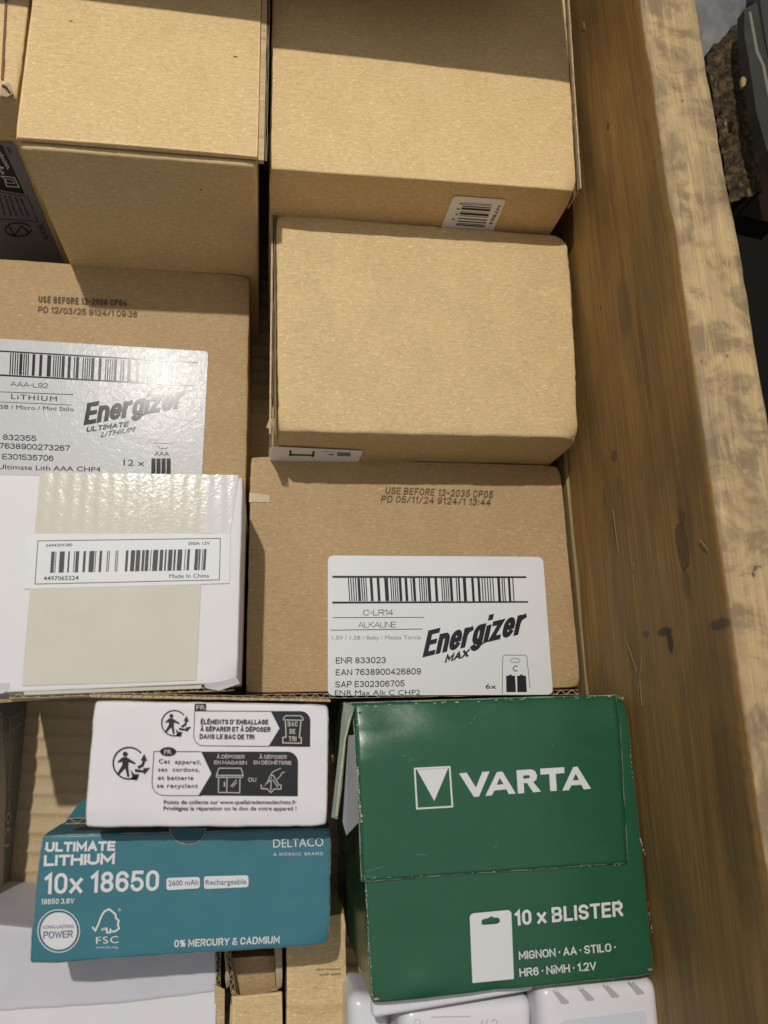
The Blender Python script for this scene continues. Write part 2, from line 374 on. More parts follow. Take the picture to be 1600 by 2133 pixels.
SF = {'A': (.74, [[(0, 0), (.5, 1), (1, 0)], [(.17, .3), (.83, .3)]]), 'B': (.66, [[(0, 0), (0, 1), (.6, 1)]+_arc(.62, .76, .33, .24, 90, -90, 8)+[(0, .52)], [(0, 0), (.6, 0)]+_arc(.62, .26, .38, .26, -90, 90, 8)[1:]]),
 'C': (.66, [_arc(.5, .68, .5, .32, 10, 180)+_arc(.5, .32, .5, .32, 180, 350)]), 'D': (.68, [[(0, 0), (0, 1), (.5, 1)]+_arc(.5, .6, .5, .4, 90, 0, 6)+_arc(.5, .4, .5, .4, 0, -90, 6)+[(0, 0)]]),
 'E': (.56, [[(1, 0), (0, 0), (0, 1), (1, 1)], [(.1, .52), (.9, .52)]]), 'F': (.54, [[(0, 0), (0, 1), (1, 1)], [(.1, .5), (.85, .5)]]), 'G': (.68, [_arc(.5, .68, .5, .32, 15, 180)+_arc(.5, .32, .5, .32, 180, 360)+[(1, .46), (.55, .46)]]),
 'H': (.68, [[(0, 0), (0, 1)], [(1, 0), (1, 1)], [(.1, .52), (.9, .52)]]), 'I': (.0, [[(.5, 0), (.5, 1)]]), 'L': (.54, [[(0, 1), (0, 0), (1, 0)]]), 'M': (.84, [[(0, 0), (0, 1), (.5, .25), (1, 1), (1, 0)]]), 'N': (.70, [[(0, 0), (0, 1), (1, 0), (1, 1)]]),
 'O': (.70, [_O]), 'P': (.62, [[(0, 0), (0, 1), (.6, 1)]+_arc(.6, .73, .4, .27, 90, -90, 8)+[(.1, .46)]]), 'R': (.66, [[(0, 0), (0, 1), (.6, 1)]+_arc(.6, .74, .4, .26, 90, -90, 8)+[(.1, .48)], [(.55, .45), (1, 0)]]),
 'S': (.64, [_arc(.5, .76, .48, .24, 15, 180, 8)+[(.06, .62), (.2, .55), (.5, .51), (.8, .46), (.96, .36)]+_arc(.5, .25, .5, .25, 0, -168, 9)]), 'T': (.62, [[(0, 1), (1, 1)], [(.5, .95), (.5, 0)]]), 'U': (.68, [[(0, 1), (0, .32)]+_arc(.5, .32, .5, .32, 180, 360)+[(1, 1)]]),
 'V': (.72, [[(0, 1), (.5, 0), (1, 1)]]), 'W': (1.0, [[(0, 1), (.26, 0), (.5, .9), (.74, 0), (1, 1)]]), 'X': (.7, [[(0, 0), (1, 1)], [(0, 1), (1, 0)]]), 'Y': (.68, [[(0, 1), (.5, .5), (1, 1)], [(.5, .5), (.5, 0)]]),
 '0': (.56, [_O]), '1': (.26, [[(0, .80), (.9, 1), (.9, 0)]]), '2': (.56, [_arc(.5, .72, .5, .28, 165, -20, 9)+[(.8, .42), (0, 0), (1, 0)]]), '3': (.56, [_arc(.46, .76, .46, .24, 160, -80, 9), _arc(.46, .27, .52, .27, 85, -165, 10)]), '5': (.56, [[(.92, 1), (.12, 1), (.04, .55), (.3, .62)]+_arc(.48, .31, .52, .31, 80, -165, 10)]),
 '6': (.56, [_arc(.5, .30, .5, .30, 0, 360, 14), _arc(.5, .68, .5, .32, 20, 180, 8)+[(0, .32)]]), '8': (.56, [_arc(.5, .76, .44, .24, 0, 360, 14), _arc(.5, .26, .5, .26, 0, 360, 14)]), '9': (.56, [_arc(.5, .70, .5, .30, 0, 360, 14), [(1, .68)]+_arc(.5, .32, .5, .32, 0, -160, 8)]), '7': (.54, [[(0, 1), (1, 1), (.35, 0)]]), '4': (.6, [[(.75, 0), (.75, 1), (0, .28), (1, .28)]]),
 'K': (.64, [[(0, 0), (0, 1)], [(1, 1), (.12, .45)], [(.35, .6), (1, 0)]]), 'x': (.56, [[(0, 0), (1, .68)], [(0, .68), (1, 0)]]), 'n': (.52, [[(0, 0), (0, .7)], [(0, .5)]+_arc(.5, .45, .5, .25, 150, 0, 6)+[(1, 0)]]), 'e': (.52, [[(.1, .35), (.9, .35)], [(1, .36)]+_arc(.5, .42, .5, .28, 0, 180, 8)+_arc(.5, .27, .5, .27, 180, 325, 8)]), 'r': (.36, [[(0, 0), (0, .7)], [(0, .42), (.35, .64), (1, .7)]]),
 'g': (.52, [_arc(.5, .42, .48, .28, 0, 180, 8)+_arc(.5, .27, .48, .24, 180, 360, 8), [(1, .7), (1, -.08)]+_arc(.5, -.08, .5, .20, 0, -150, 7)]), 'i': (.0, [[(.5, 0), (.5, .58)], [(.5, 1.02), (.5, 1.06)]]), '/': (.4, [[(0, 0), (1, 1)]]), ':': (.0, [[(.5, .12), (.5, .15)], [(.5, .6), (.5, .63)]]), 'z': (.5, [[(0, .7), (1, .7), (0, 0), (1, 0)]]),
 '·': (.0, [[(.5, .45), (.5, .53)]]), '.': (.0, [[(.5, 0), (.5, .04)]]), "'": (.0, [[(.5, .85), (.5, 1)]]), '-': (.35, [[(0, .45), (1, .45)]]), ' ': (.22, []), '&': (.7, [[(1, 0), (.22, .72)]+_arc(.42, .82, .24, .18, 190, -10, 7)+[(.12, .42)]+_arc(.4, .24, .4, .24, 150, 300, 7)+[(.95, .42)]]), '%': (.8, [_arc(.2, .76, .2, .24, 0, 360, 10), _arc(.8, .24, .2, .24, 0, 360, 10), [(.2, 0), (.8, 1)]])}
SF['É'] = (.56, SF['E'][1]+[[(.35, 1.22), (.65, 1.34)]]); SF['È'] = (.56, SF['E'][1]+[[(.65, 1.22), (.35, 1.34)]]); SF['À'] = (.74, SF['A'][1]+[[(.65, 1.22), (.35, 1.34)]])
class Ink:
    """flat print: everything is measured on the photograph and laid on the printed face"""
    def __init__(s, pl, parent, mat, name='lettering', lift=.0003, T=(0, 0, 1)):
        s.pl, s.parent, s.mat, s.name, s.lift, s.T = pl, parent, mat, name, lift, T; s.v, s.f = [], []
    def w(s, x, y):
        ox, oy, k = s.T; return s.pl.at(ox + x/k, oy + y/k, s.lift)
    def add(s, pts, faces):
        k = len(s.v); s.v += [s.w(*p) for p in pts]
        for f in faces:
            f = [k+i for i in f]
            nn = (s.v[f[1]]-s.v[f[0]]).cross(s.v[f[2]]-s.v[f[0]])
            s.f.append(tuple(f) if nn.dot(s.pl.n) > 0 else tuple(f[::-1]))
    def poly(s, pts, *holes):
        loops = [[Vector((x, y, 0)) for x, y in l] for l in (pts,)+holes]
        s.add([p for l in (pts,)+holes for p in l], [tuple(t) for t in tessellate_polygon(loops)]); return s
    def stroke(s, pts, wd, closed=False):
        pts = [Vector(p) for p in pts]; n = len(pts); L, Rr = [], []
        for i, p in enumerate(pts):
            a_ = pts[i-1] if (i or closed) else p; c_ = pts[(i+1) % n] if (i < n-1 or closed) else p
            d1 = (p-a_).normalized() if (p-a_).length else None; d2 = (c_-p).normalized() if (c_-p).length else None
            d = ((d1 or d2)+(d2 or d1)).normalized(); nn = Vector((-d.y, d.x))
            k = 1/max(.5, (nn.dot(Vector((-(d1 or d2).y, (d1 or d2).x)))))
            L.append(p+nn*wd*.5*k); Rr.append(p-nn*wd*.5*k)
        pts2 = [tuple(q) for q in L+Rr]; fs = [(i, (i+1) % n, n+(i+1) % n, n+i) for i in range(n if closed else n-1)]
        s.add(pts2, fs); return s
    def disc(s, cx, cy, r, ry=None, n=36):
        ry = ry or r; s.poly([(cx+r*math.cos(6.283*i/n), cy+ry*math.sin(6.283*i/n)) for i in range(n)]); return s
    def arc(s, cx, cy, r, a0, a1, wd, n=28, ry=None):
        ry = ry or r
        s.stroke([(cx+r*math.cos(math.radians(a0+(a1-a0)*i/n)), cy+ry*math.sin(math.radians(a0+(a1-a0)*i/n))) for i in range(n+1)], wd); return s
    def bars(s, p0, p1, up, pattern):
        """pattern: widths, alternately bar and space"""
        tot = sum(pattern); x = 0; p0, p1, up = Vector(p0), Vector(p1), Vector(up); e = p1-p0
        for i, wd in enumerate(pattern):
            if i % 2 == 0:
                a_ = p0+e*(x/tot); b_ = p0+e*((x+wd)/tot); s.add([tuple(a_), tuple(b_), tuple(b_+up), tuple(a_+up)], [(0, 1, 2, 3)])
            x += wd
        return s
    def text(s, body, p0, p1, h, bold=0., shear=0., up=None, space=1., mirror=False):
        v, f = glyphs(body, bold, shear, space); p0, p1 = Vector(p0), Vector(p1); e = p1-p0
        u_ = Vector(up) if up else Vector((e.y, -e.x)).normalized()*h
        if s.v: s.flush()
        s.add([tuple(p0+e*x+u_*y) for x, y in v], f); s.flush(); return s
    def sans(s, body, p0, p1, up, t=.2, gap=None, tall=None):
        """plain grotesque lettering drawn stroke by stroke; t = stroke width in cap heights"""
        if s.v: s.flush()
        p0, p1, up = Vector(p0), Vector(p1), Vector(up); e = (p1-p0); L = e.length; e.normalize(); h = up.length
        gap = t*.62 if gap is None else gap
        ws = [SF[c][0] for c in body]; tot = L/h; k = (tot - t*sum(1 for c in body if c != ' ') - gap*(len(body)-1))/sum(ws); x = 0; lift0 = s.lift
        for n_, c in enumerate(body):
            wd, strokes = SF[c]; wid = wd*k
            hs = 1 + (tall(n_/(len(body)-1)) if tall else 0)
            for q in strokes:
                pts = [Vector((x+t*.5+X*wid, (t*.5+Y*(1-t))*hs)) for X, Y in q]
                if (pts[0]-pts[-1]).length > .02:
                    ext = t*.5 if (c in 'x' or True) else 0
                    d0 = (pts[0]-pts[1]).normalized(); d1 = (pts[-1]-pts[-2]).normalized()
                    pts[0] = pts[0]+d0*(ext if (abs(d0.x) < .12 or abs(d0.y) < .12) else ext*.9); pts[-1] = pts[-1]+d1*(ext if (abs(d1.x) < .12 or abs(d1.y) < .12) else ext*.9)
                    cl = False
                else: pts = pts[:-1]; cl = True
                n = len(pts); Lf, Rt = [], []
                for i, p in enumerate(pts):
                    a_ = pts[i-1] if (i or cl) else None; c_ = pts[(i+1) % n] if (i < n-1 or cl) else None
                    d1 = (p-a_).normalized() if a_ is not None else (c_-p).normalized(); d2 = (c_-p).normalized() if c_ is not None else d1
                    d = (d1+d2); d = d.normalized() if d.length > .05 else d1; nn = Vector((-d.y, d.x)); kk = 1/max(.42, nn.dot(Vector((-d1.y, d1.x))))
                    Lf.append(p+nn*t*.5*kk); Rt.append(p-nn*t*.5*kk)
                al = [p0+e*h*q_.x+up*q_.y for q_ in Lf+Rt]
                s.lift += .000006
                s.add([tuple(q_) for q_ in al], [(i, (i+1) % n, n+(i+1) % n, n+i) for i in range(n if cl else n-1)])
            x += (t+gap if c != ' ' else gap) + wid
        s.lift = lift0; s.flush(); return s
    def flush(s):
        if s.v: s.done(); s.v, s.f = [], []
        return s
    def done(s):
        if not s.v: return
        us = [[(s.v[k].x, s.v[k].y) for k in f] for f in s.f]
        return mesh(s.name, s.v, s.f, s.mat, s.parent, False, us)
def barcode(seed, n, wide=3):
    r = random.Random(seed); out = []
    for i in range(n): out += [r.choice([1, 1, 1.2, 2, wide]), r.choice([1, 1, 1.6, 2.6])]
    return out[:-1]

# =================================================================== THE CRATE
ground = mesh('warehouse_floor', [(-3, -3, -.45), (3, -3, -.45), (3, 4, -.45), (-3, 4, -.45)], [(0, 1, 2, 3)], plain('dark_concrete', (.012, .011, .010), .9, .1, .5), None, False,
              [[(-3, -3), (3, -3), (3, 4), (-3, 4)]], None, None, 'structure')
crate = thing('pallet_collar', 'worn wooden pallet collar crate whose right side board stands beside the cartons', 'crate', (.31, .2, -.2))
def spot(px, py, rx, ry, c_, k_):
    w_ = Plane((.2975, 0, -.0), Vector((-1, 0, -.040)).normalized()).at(px, py); return (w_.y, (w_.z-.2), rx, ry, c_, k_)
spots_old = [(.142, -.088, .0085, .0052, (.115, .068, .034), .9), (.165, -.088, .013, .003, (.10, .06, .03), .6), (.115, -.086, .007, .002, (.12, .07, .035), .6),
         (.052, -.098, .0042, .0065, (.035, .035, .033), .8), (.0515, -.055, .003, .016, (.07, .06, .05), .6), (.056, -.12, .0022, .009, (.06, .055, .05), .5),
         (.205, -.145, .004, .003, (.04, .04, .04), .6), (.18, -.150, .007, .0012, (.04, .04, .04), .7), (.187, -.142, .006, .001, (.05, .05, .045), .7),
         (.248, -.135, .0035, .0045, (.06, .05, .04), .5), (.40, -.135, .0045, .0022, (.035, .022, .012), .85), (.445, -.09, .0018, .0018, (.09, .06, .03), .6),
         (.30, -.10, .020, .007, (.10, .075, .05), .5), (-.01, -.045, .05, .012, (.12, .075, .035), .45), (-.09, -.09, .06, .05, (.16, .115, .06), .35)]
spots = [spot(1420, 1138, .0165, .0075, (.12, .072, .032), .86), (*spot(1418, 1075, .006, .006, (.09, .055, .025), .7),), spot(1424, 1075, .03, .011, (.13, .085, .04), .55), spot(1428, 1215, .012, .006, (.12, .075, .035), .6),
         spot(1396, 1335, .010, .0045, (.022, .022, .024), .85), spot(1384, 1316, .0035, .012, (.035, .035, .04), .75), spot(1346, 1321, .003, .006, (.05, .05, .05), .6), spot(1500, 1300, .004, .013, (.05, .04, .045), .7),
         spot(1268, 262, .0040, .0022, (.035, .02, .01), .85), spot(1278, 950, .006, .006, (.06, .05, .04), .6), spot(1257, 1035, .010, .0016, (.04, .04, .05), .7), spot(1286, 1010, .009, .0016, (.05, .05, .055), .6),
         spot(1300, 640, .03, .012, (.12, .085, .05), .6), spot(1252, 642, .0025, .002, (.05, .03, .015), .6), spot(1410, 1900, .05, .02, (.15, .10, .05), .4), spot(1530, 1700, .07, .02, (.12, .08, .035), .5), spot(1340, 740, .05, .005, (.10, .065, .03), .5), spot(1470, 500, .0, .0, (0, 0, 0), 0)][:-1]
W_IN = wood('board_inner_wood', (.35, .21, .070), (.24, .14, .046), (.20, .128, .050), spots)
W_TOP = wood('board_rim_wood', (.56, .40, .205), (.42, .295, .15), (.32, .235, .145), (), True)
# side board: cross-section swept along y
def side_board():
    prof = []   # (x, z, material, arc position)
    zt, zb = .2, -.04
    N = 26
    xi = lambda z: .2895 + (zt-z)*.040
    for i in range(N+1): z = zb+(zt-.0018-zb)*i/N; prof.append((xi(z), z, 0))
    prof += [(.2898+.0005, zt-.0007, 0), (.2898+.0018, zt, 1)]
    for i in range(1, 10): prof.append((.2916+(.338-.2916)*i/10, zt, 1))
    prof += [(.339, zt-.0004, 1), (.3405, zt-.0025, 1), (.341, zt-.006, 1)]
    for i in range(1, 7): prof.append((.341, zt-.006-(zt-zb)*i/6, 0))
    n = len(prof); Y0, Y1, NY = -.36, .80, 420
    verts, faces, uvs, fm = [], [], [], []
    arc = [0]
    for i in range(1, n): arc.append(arc[-1]+math.dist(prof[i][:2], prof[i-1][:2]))
    for j in range(NY+1):
        y = Y0+(Y1-Y0)*j/NY
        for i, (x, z, m_) in enumerate(prof):
            dx = .0016*mnoise.noise(Vector((y*3.1, 1, 0))) + .0007*mnoise.noise(Vector((y*9, z*30, 2)))
            dz = 0
            if i >= N-1 and i <= N+3:
                c = max(0, mnoise.noise(Vector((y*14, 7, 0)))-.12)*.005 + .0014*abs(mnoise.noise(Vector((y*95, 3, 0))))
                dx += c*(.9 if i < N+2 else .6); dz -= c*.25
            elif i > N+1 and i < N+12: dz = -.0016*abs(mnoise.noise(Vector((y*8, x*60, 4)))) - .0005*mnoise.noise(Vector((y*60, x*300, 4)))
            if i >= N+11:
                dx += .0022*mnoise.noise(Vector((y*11, 11, 0))) + .0007*mnoise.noise(Vector((y*60, 11, 0)))
            if i < 4: dx += .002*max(0, mnoise.noise(Vector((y*20, z*40, 5))))
            verts.append((x+dx, y, z+dz))
    for j in range(NY):
        y0 = Y0+(Y1-Y0)*j/NY; y1 = Y0+(Y1-Y0)*(j+1)/NY
        for i in range(n-1):
            faces.append((j*n+i, (j+1)*n+i, (j+1)*n+i+1, j*n+i+1)); off = arc[N+1]
            uvs.append([(y0, arc[i]-off), (y1, arc[i]-off), (y1, arc[i+1]-off), (y0, arc[i+1]-off)]); fm.append(1 if prof[i+1][2] and prof[i][2] or i == N+1 else 0)
    o = mesh('side_board', verts, faces, None, crate, True, uvs, None, 'thick side board with weathered mottled rim', mats=[W_IN, W_TOP], fm=fm)
    return o
side_board()
def board(name, x0, x1, y0, y1, z0, z1, mat, axis='y', parent=None, label=None, r=.001):
    s = 1 if axis == 'y' else 0
    verts, faces, us = [], [], []
    bm = bmesh.new(); bmesh.ops.create_cube(bm, size=1)
    for v in bm.verts: v.co = Vector((x0+(v.co.x+.5)*(x1-x0), y0+(v.co.y+.5)*(y1-y0), z0+(v.co.z+.5)*(z1-z0)))
    bmesh.ops.bevel(bm, geom=bm.edges[:], offset=r, segments=2, affect='EDGES', profile=.5)
    bm.verts.ensure_lookup_table()
    verts = [v.co.copy() for v in bm.verts]
    for f in bm.faces:
        faces.append(tuple(v.index for v in f.verts)); row = []
        for v in f.verts:
            c = v.co; al = c.y if axis == 'y' else c.x; ac = (c.z + (c.x if axis == 'y' else c.y)); row.append((al, ac))
        us.append(row)
    bm.free()
    return mesh(name, verts, faces, mat, parent, False, us, None, label)
W_LOW = wood('lower_board_wood', (.34, .25, .11), (.26, .18, .08), (.24, .18, .10))
board('lower_board', .2975, .341, -.36, .80, -.20, -.0415, W_LOW, 'y', crate)
board('end_board', -.60, .2875, .735, .760, -.20, .195, W_LOW, 'x', crate)
# added plank out of view, placed and sized to shade the rear cartons
plank = thing('added_shade_plank', 'added unseen plank on the end board, there to shade the rear cartons', 'plank', (0, .68, .1955))
board('shade_plank_board', -.60, .244, .6005, .757, .1955, .223, W_LOW, 'x', plank)

# splinters and chips that stick to the inner side of the board
in_pl = Plane((.2975, 0, 0), Vector((-1, 0, -.040)).normalized())
W_SPL = plain('pale_splinter_wood', (.33, .24, .11), .6, .3, .3)
for pts in [[(1306, 1340), (1307.5, 1339), (1327, 1398), (1325.6, 1400)], [(1336, 1370), (1338, 1369), (1330, 1442), (1328.5, 1441)], [(1276, 1060), (1277, 1060), (1289, 1150), (1288, 1153)],
            [(1456, 1124), (1459, 1123), (1477, 1146), (1475.5, 1147)], [(1319, 1172), (1321, 1172), (1321, 1190), (1319.5, 1189)], [(1214, 45), (1217, 45), (1218, 60), (1215, 61)], [(1331, 1400), (1333, 1402), (1338, 1470), (1336.5, 1472)]]:
    slab('splinter', crate, [in_pl.at(x, y, .0002) for x, y in pts], in_pl.n, .0003, W_SPL)
k = in_pl.at(1420, 1085, 0)
# the liner on the crate floor: corrugated sheet lying ridge side up
def liner():
    x0, x1, y0, y1, z = -.42, .30, -.40, .70, -.2; nx, ny = 60, 900
    verts, faces, uvs = [], [], []
    for j in range(ny+1):
        for i in range(nx+1):
            x = x0+(x1-x0)*i/nx; y = y0+(y1-y0)*j/ny
            ph = (y + .06*(x+.2) + .0012*mnoise.noise(Vector((x*9, y*9, 0))))/.0178
            s_ = ph-math.floor(ph); h = .0022*(math.exp(-((s_-.5)/.16)**2)) + .0012*mnoise.noise(Vector((x*12, y*30, 4)))
            verts.append((x, y, z+h))
    for j in range(ny):
        for i in range(nx):
            k = j*(nx+1)+i; faces.append((k, k+1, k+nx+2, k+nx+1))
            uvs.append([(verts[q][0], verts[q][1]) for q in faces[-1]])
    o = mesh('cardboard_liner', verts, faces, K_LIN, None, True, uvs, None); o['label'] = 'ribbed cardboard sheet lining the bottom of the crate'; o['category'] = 'cardboard sheet'
liner()

# =================================================================== CARTONS
def base(q, zb): return (sum(p[0] for p in q)/4, sum(p[1] for p in q)/4, zb)
def Q(z, fl, fr, br, bl): return [tuple(P(*p, z)[:2]) for p in (fl, fr, br, bl)]
ZF = -.197
# --- rear left carton
z = .11; q = Q(z, (30, 292), (538, 333), (541, -60), (60, -100))
TL = thing('cardboard_carton', 'plain pale carton with a dark slit along its front lid edge, top left', 'carton', base(q, ZF))
q2 = [(q[0][0], q[0][1]+.0028), (q[1][0], q[1][1]+.0028), (q[1][0]-.0005, .69), (q[0][0], .69)]
def tl_lid(w_, a_, b_, h, dd):
    if h > .9 and b_ < .1: w_.z += .0012*math.sin(a_*3.14)*(1-b_*10)
    return w_
carton('lid', TL, q2, z, z-.0045, K_BIG, .0012, 24, .0003, tl_lid)
qb = [(q[0][0], q[0][1]-.0010), (q[1][0]-.0004, q[1][1]-.0010), (q[1][0]-.0009, .685), (q[0][0]+.001, .685)]
carton('body', TL, qb, z-.0058, ZF, K_BIG, .0040, 26, .0005)
slab('side_flap', TL, [(-.0118, .4335, z-.006), (-.0118, .69, z-.006), (-.0118, .69, z-.0016), (-.0118, .4335, z-.0016)], (1, 0, 0), .0045, K_OLD)
flutes(TL, (-.0072, .4335, z-.002), (-.0072, .69, z-.002), (1, 0, 0), .0022, .05, .006, K_CORE, wave=False)
MARK = plain('dark_scuff', (.10, .07, .04), .7)
fT = Plane((qb[0][0], qb[0][1]-.0001, 0), (0, -1, 0))
Ink(fT, TL, MARK, 'scuff_mark', .0003).disc(419, 395, 2.4, 1.6).done()
Ink(top(.11), TL, MARK, 'scuff_mark', .0003).stroke([(144, 43), (151, 44)], 1.2).flush().stroke([(486, 117), (495, 118)], 1.2).done()
# --- leftmost carton
z = .10; q = Q(z, (-120, 190), (36, 202), (45, -60), (-100, -60))
LM = thing('cardboard_carton', 'brown carton at upper left edge with crushed corner and black and white label', 'carton', base(q, ZF))
xr = q[1][0]; yf = q[1][1]
def lm_fn(w_, a_, b_, h, dd):
    if a_ > .86 and b_ < .3 and h > .8: w_.z -= .0025*max(0, mnoise.noise(w_*160)+.2)
    return w_
carton('body', LM, [(xr-.12, yf), (xr, yf), (xr+.001, .69), (xr-.12, .69)], z, ZF, K_BIG, .0030, 26, .0009, lm_fn)
ft = Plane((0, yf, 0), (0, -1, 0))
pA = top(z)
slab('tape_seam', LM, [pA.at(x, y, .0002) for x, y in [(14, -60), (18, -60), (7, 165), (2, 165)]], (0, 0, 1), .0004, plain('seam_brown', (.20, .10, .06), .5))
slab('corner_flap', LM, [pA.at(x, y, .0004) for x, y in [(3, 178), (20, 172), (28, 196), (16, 203), (1, 200)]], (.1, -.3, .95), .0010, K_CORE)
slab('torn_edge', LM, [pA.at(x, y, .0012) for x, y in [(4, 176), (14, 180), (24, 194), (20, 196), (11, 186), (4, 181)]], (.1, -.3, .95), .0006, plain('torn_board_dark', (.05, .04, .02), .8))
lb = slab('label', LM, [ft.at(x, y, .0004) for x, y in [(-60, 293), (28, 297), (34, 308), (230, 790), (60, 790)]], ft.n, .0002, LABEL_SHADE)
Ink(ft, lb, INK, 'printed_panel', .0008).poly([(-30, 300), (5, 303), (52, 405), (-30, 390)]).done()
Ink(ft, lb, INK, 'lettering', .0008).stroke([(-10, 398), (12, 402), (57, 410), (79, 462), (66, 460), (0, 456), (-20, 450)], 1.5).done()
i1 = Ink(ft, lb, LABEL, 'icon', .0011)
i1.stroke([(2, 367), (9, 372), (14, 388), (40, 390), (30, 370), (4, 367)], 1.8, True).stroke([(12, 373), (27, 375), (31, 382), (14, 381)], 1.2, True).stroke([(-12, 345), (8, 350)], 3).done()
i1 = Ink(ft, lb, LABEL, 'lettering', .0011)
i1.text('à déposer', (-8, 300), (22, 352), 7, .01, up=(-9, 3)).text('en déchèterie', (-22, 305), (10, 362), 7, .01, up=(-9, 3)).done()
i1 = Ink(ft, lb, INK, 'lettering', .0008)
for (xa, ya, xb, yb) in ((7, 407, 22, 450), (17, 408, 33, 450), (29, 410, 46, 450), (40, 413, 58, 452), (-4, 405, 8, 448)):
    i1.text('éléments', (xa, ya), (xb, yb), 6, .01, up=(6, -2))
i1.text('FR', (13, 308), (20, 322), 6, .02, up=(6, -2)).done()
i1 = Ink(ft, lb, INK, 'recycling_mark', .0008); i1.arc(38, 478, 27, 0, 330, 3, ry=14).stroke([(18, 470), (30, 492), (45, 470), (60, 484)], 3)
i1.text('BAC DE TRI', (80, 470), (92, 500), 9, .02, up=(9, -3)).done()
# --- rear right carton
z = .09; q = Q(z, (560, 350), (1205, 397), (1165, -60), (567, -60))
BG = thing('cardboard_carton', 'largest pale carton beside the wooden board with small barcode sticker on its front', 'carton', base(q, ZF))
def bg_fn(w_, a_, b_, h, dd):
    if h > .97: w_.z += .0008*math.sin(3.14*a_)*math.sin(3.14*min(1, b_*1.5))
    return w_
q = [q[0], q[1], (.2865, .70), (-.0035, .70)]
carton('body', BG, q, z, ZF, K_BIG, .0026, 30, .0009, bg_fn)
yf = (q[0][1]+q[1][1])/2
slab('side_flap', BG, [(q[1][0]+.0022, q[1][1]+.004, z-.0005), (.2878, .69, z-.0005), (.2878, .69, z-.03), (q[1][0]+.0022, q[1][1]+.004, z-.03)], (1, 0, 0), .0014, K_OLD)
flutes(BG, (q[1][0]+.0016, q[1][1]+.003, z-.0012), (.2874, .69, z-.0012), (1, 0, 0), .0022, .05, .004, K_CORE, wave=False)
n_ = Vector((q[1][1]-q[0][1], -(q[1][0]-q[0][0]), 0)); ft = Plane((q[0][0], q[0][1], 0), n_)
lb = slab('barcode_sticker', BG, rrect(ft, [(945, 408), (1055, 416), (1010, 520), (900, 520)], 8, .0001), ft.n, .0002, LABEL_LIT)
T = (900, 390, 4.706)
i1 = Ink(ft, lb, INK, 'barcode', .0005, T)
for y0, wd in ((152, 4), (166, 4), (185, 9), (208, 20), (236, 3), (256, 20), (277, 4), (305, 9), (331, 9), (352, 5), (366, 11)):
    sx = (y0-152)*.33; i1.poly([(308-sx, y0-wd/2), (590-sx, y0-wd/2+20), (588-sx, y0+wd/2+20), (306-sx, y0+wd/2)])
i1.done()
i1 = Ink(ft, lb, INK, 'lettering', .0005, T)
i1.text('HTB63', (645, 180), (560, 362), 40, .012, up=(30, 3)).text('4', (270, 152), (262, 168), 30, .01, up=(42, 4)).text('8', (244, 204), (238, 220), 26, .01, up=(32, 3)).text('9', (228, 254), (222, 272), 26, .01, up=(32, 3)).text('4', (196, 302), (188, 320), 26, .01, up=(36, 3)).done()
# --- middle right carton
z = .03; q = Q(z, (577, 899), (1209, 912), (1184, 487), (573, 440))
TH = thing('cardboard_carton', 'blank carton with dented lower right corner, between largest carton and C-LR14 carton', 'carton', base(q, ZF))
def th_fn(w_, a_, b_, h, dd):
    if h > .5:
        e = max(0, 1-((1-a_)*Vector((1, 0)).length)/.14)*max(0, 1-b_/.42)
        w_.z -= .0030*e*e*(1+1.0*mnoise.noise(w_*60))
        if a_ > .78: w_.z -= .0007*math.exp(-((a_-.855)/.012)**2)*max(0, 1-b_/.45)
        if b_ < .10: w_.z -= .0016*(1-b_/.10)**2*(.6+.7*mnoise.noise(Vector((a_*9, 0, 1))))
        if b_ < .12 and a_ > .93: w_ += Vector((.0035, -.001, -.001))*(a_-.93)/.07*(1-b_/.12)
        w_.x += .002*math.sin(3.14*b_)*max(0, (a_-.9)/.1)
    if b_ > .97 and h > .9: w_.z -= .0011*abs(mnoise.noise(Vector((w_.x*60, 2, 2))))
    return w_
carton('body', TH, q, z, ZF, K_MID, .0040, 40, .0013, th_fn)
x0 = q[0][0]
slab('side_flap', TH, [(x0-.0052, q[0][1]-.001, z-.0030), (x0-.0062, q[3][1]-.001, z-.0030), (x0-.0062, q[3][1]-.001, z-.045), (x0-.0042, q[0][1]+.002, z-.045)], (-1, 0, 0), .0014, K_OLD)
flutes(TH, (x0-.0014, q[0][1]-.002, z-.0016), (x0-.0034, q[3][1]-.0015, z-.0016), (-1, 0, 0), .0030, .05, .005, K_CORE, wave=False)
slab('torn_corner', TH, [P(562, 872, z-.004), P(573, 872, z-.003), P(572, 896, z-.004), P(566, 894, z-.006), P(555, 890, z-.007)], (-.3, -.5, .8), .0008, K_OLD)
ft = Plane((q[0][0], q[0][1]-.0003, 0), Vector((q[1][1]-q[0][1], -(q[1][0]-q[0][0]), 0)))
T = (500, 860, 5.333)
lb = slab('label', TH, rrect(ft, [(566, 930), (757, 939), (736, 985), (560, 985)], 5, .0002), ft.n, .0002, LABEL_LIT)
i1 = Ink(ft, lb, INK, 'printed_marks', .0007, T)
i1.poly([(552, 415), (573, 417), (570, 480), (545, 480)]).poly([(808, 427), (832, 429), (820, 490), (796, 490)]).poly([(552, 458), (820, 466), (815, 480), (545, 476)])
for y in (440, 455, 470): i1.poly([(1082, y), (1230, y+5), (1226, y+13), (1076, y+8)])
i1.stroke([(915, 432), (1060, 437)], 3).stroke([(985, 462), (1045, 466)], 8).done()
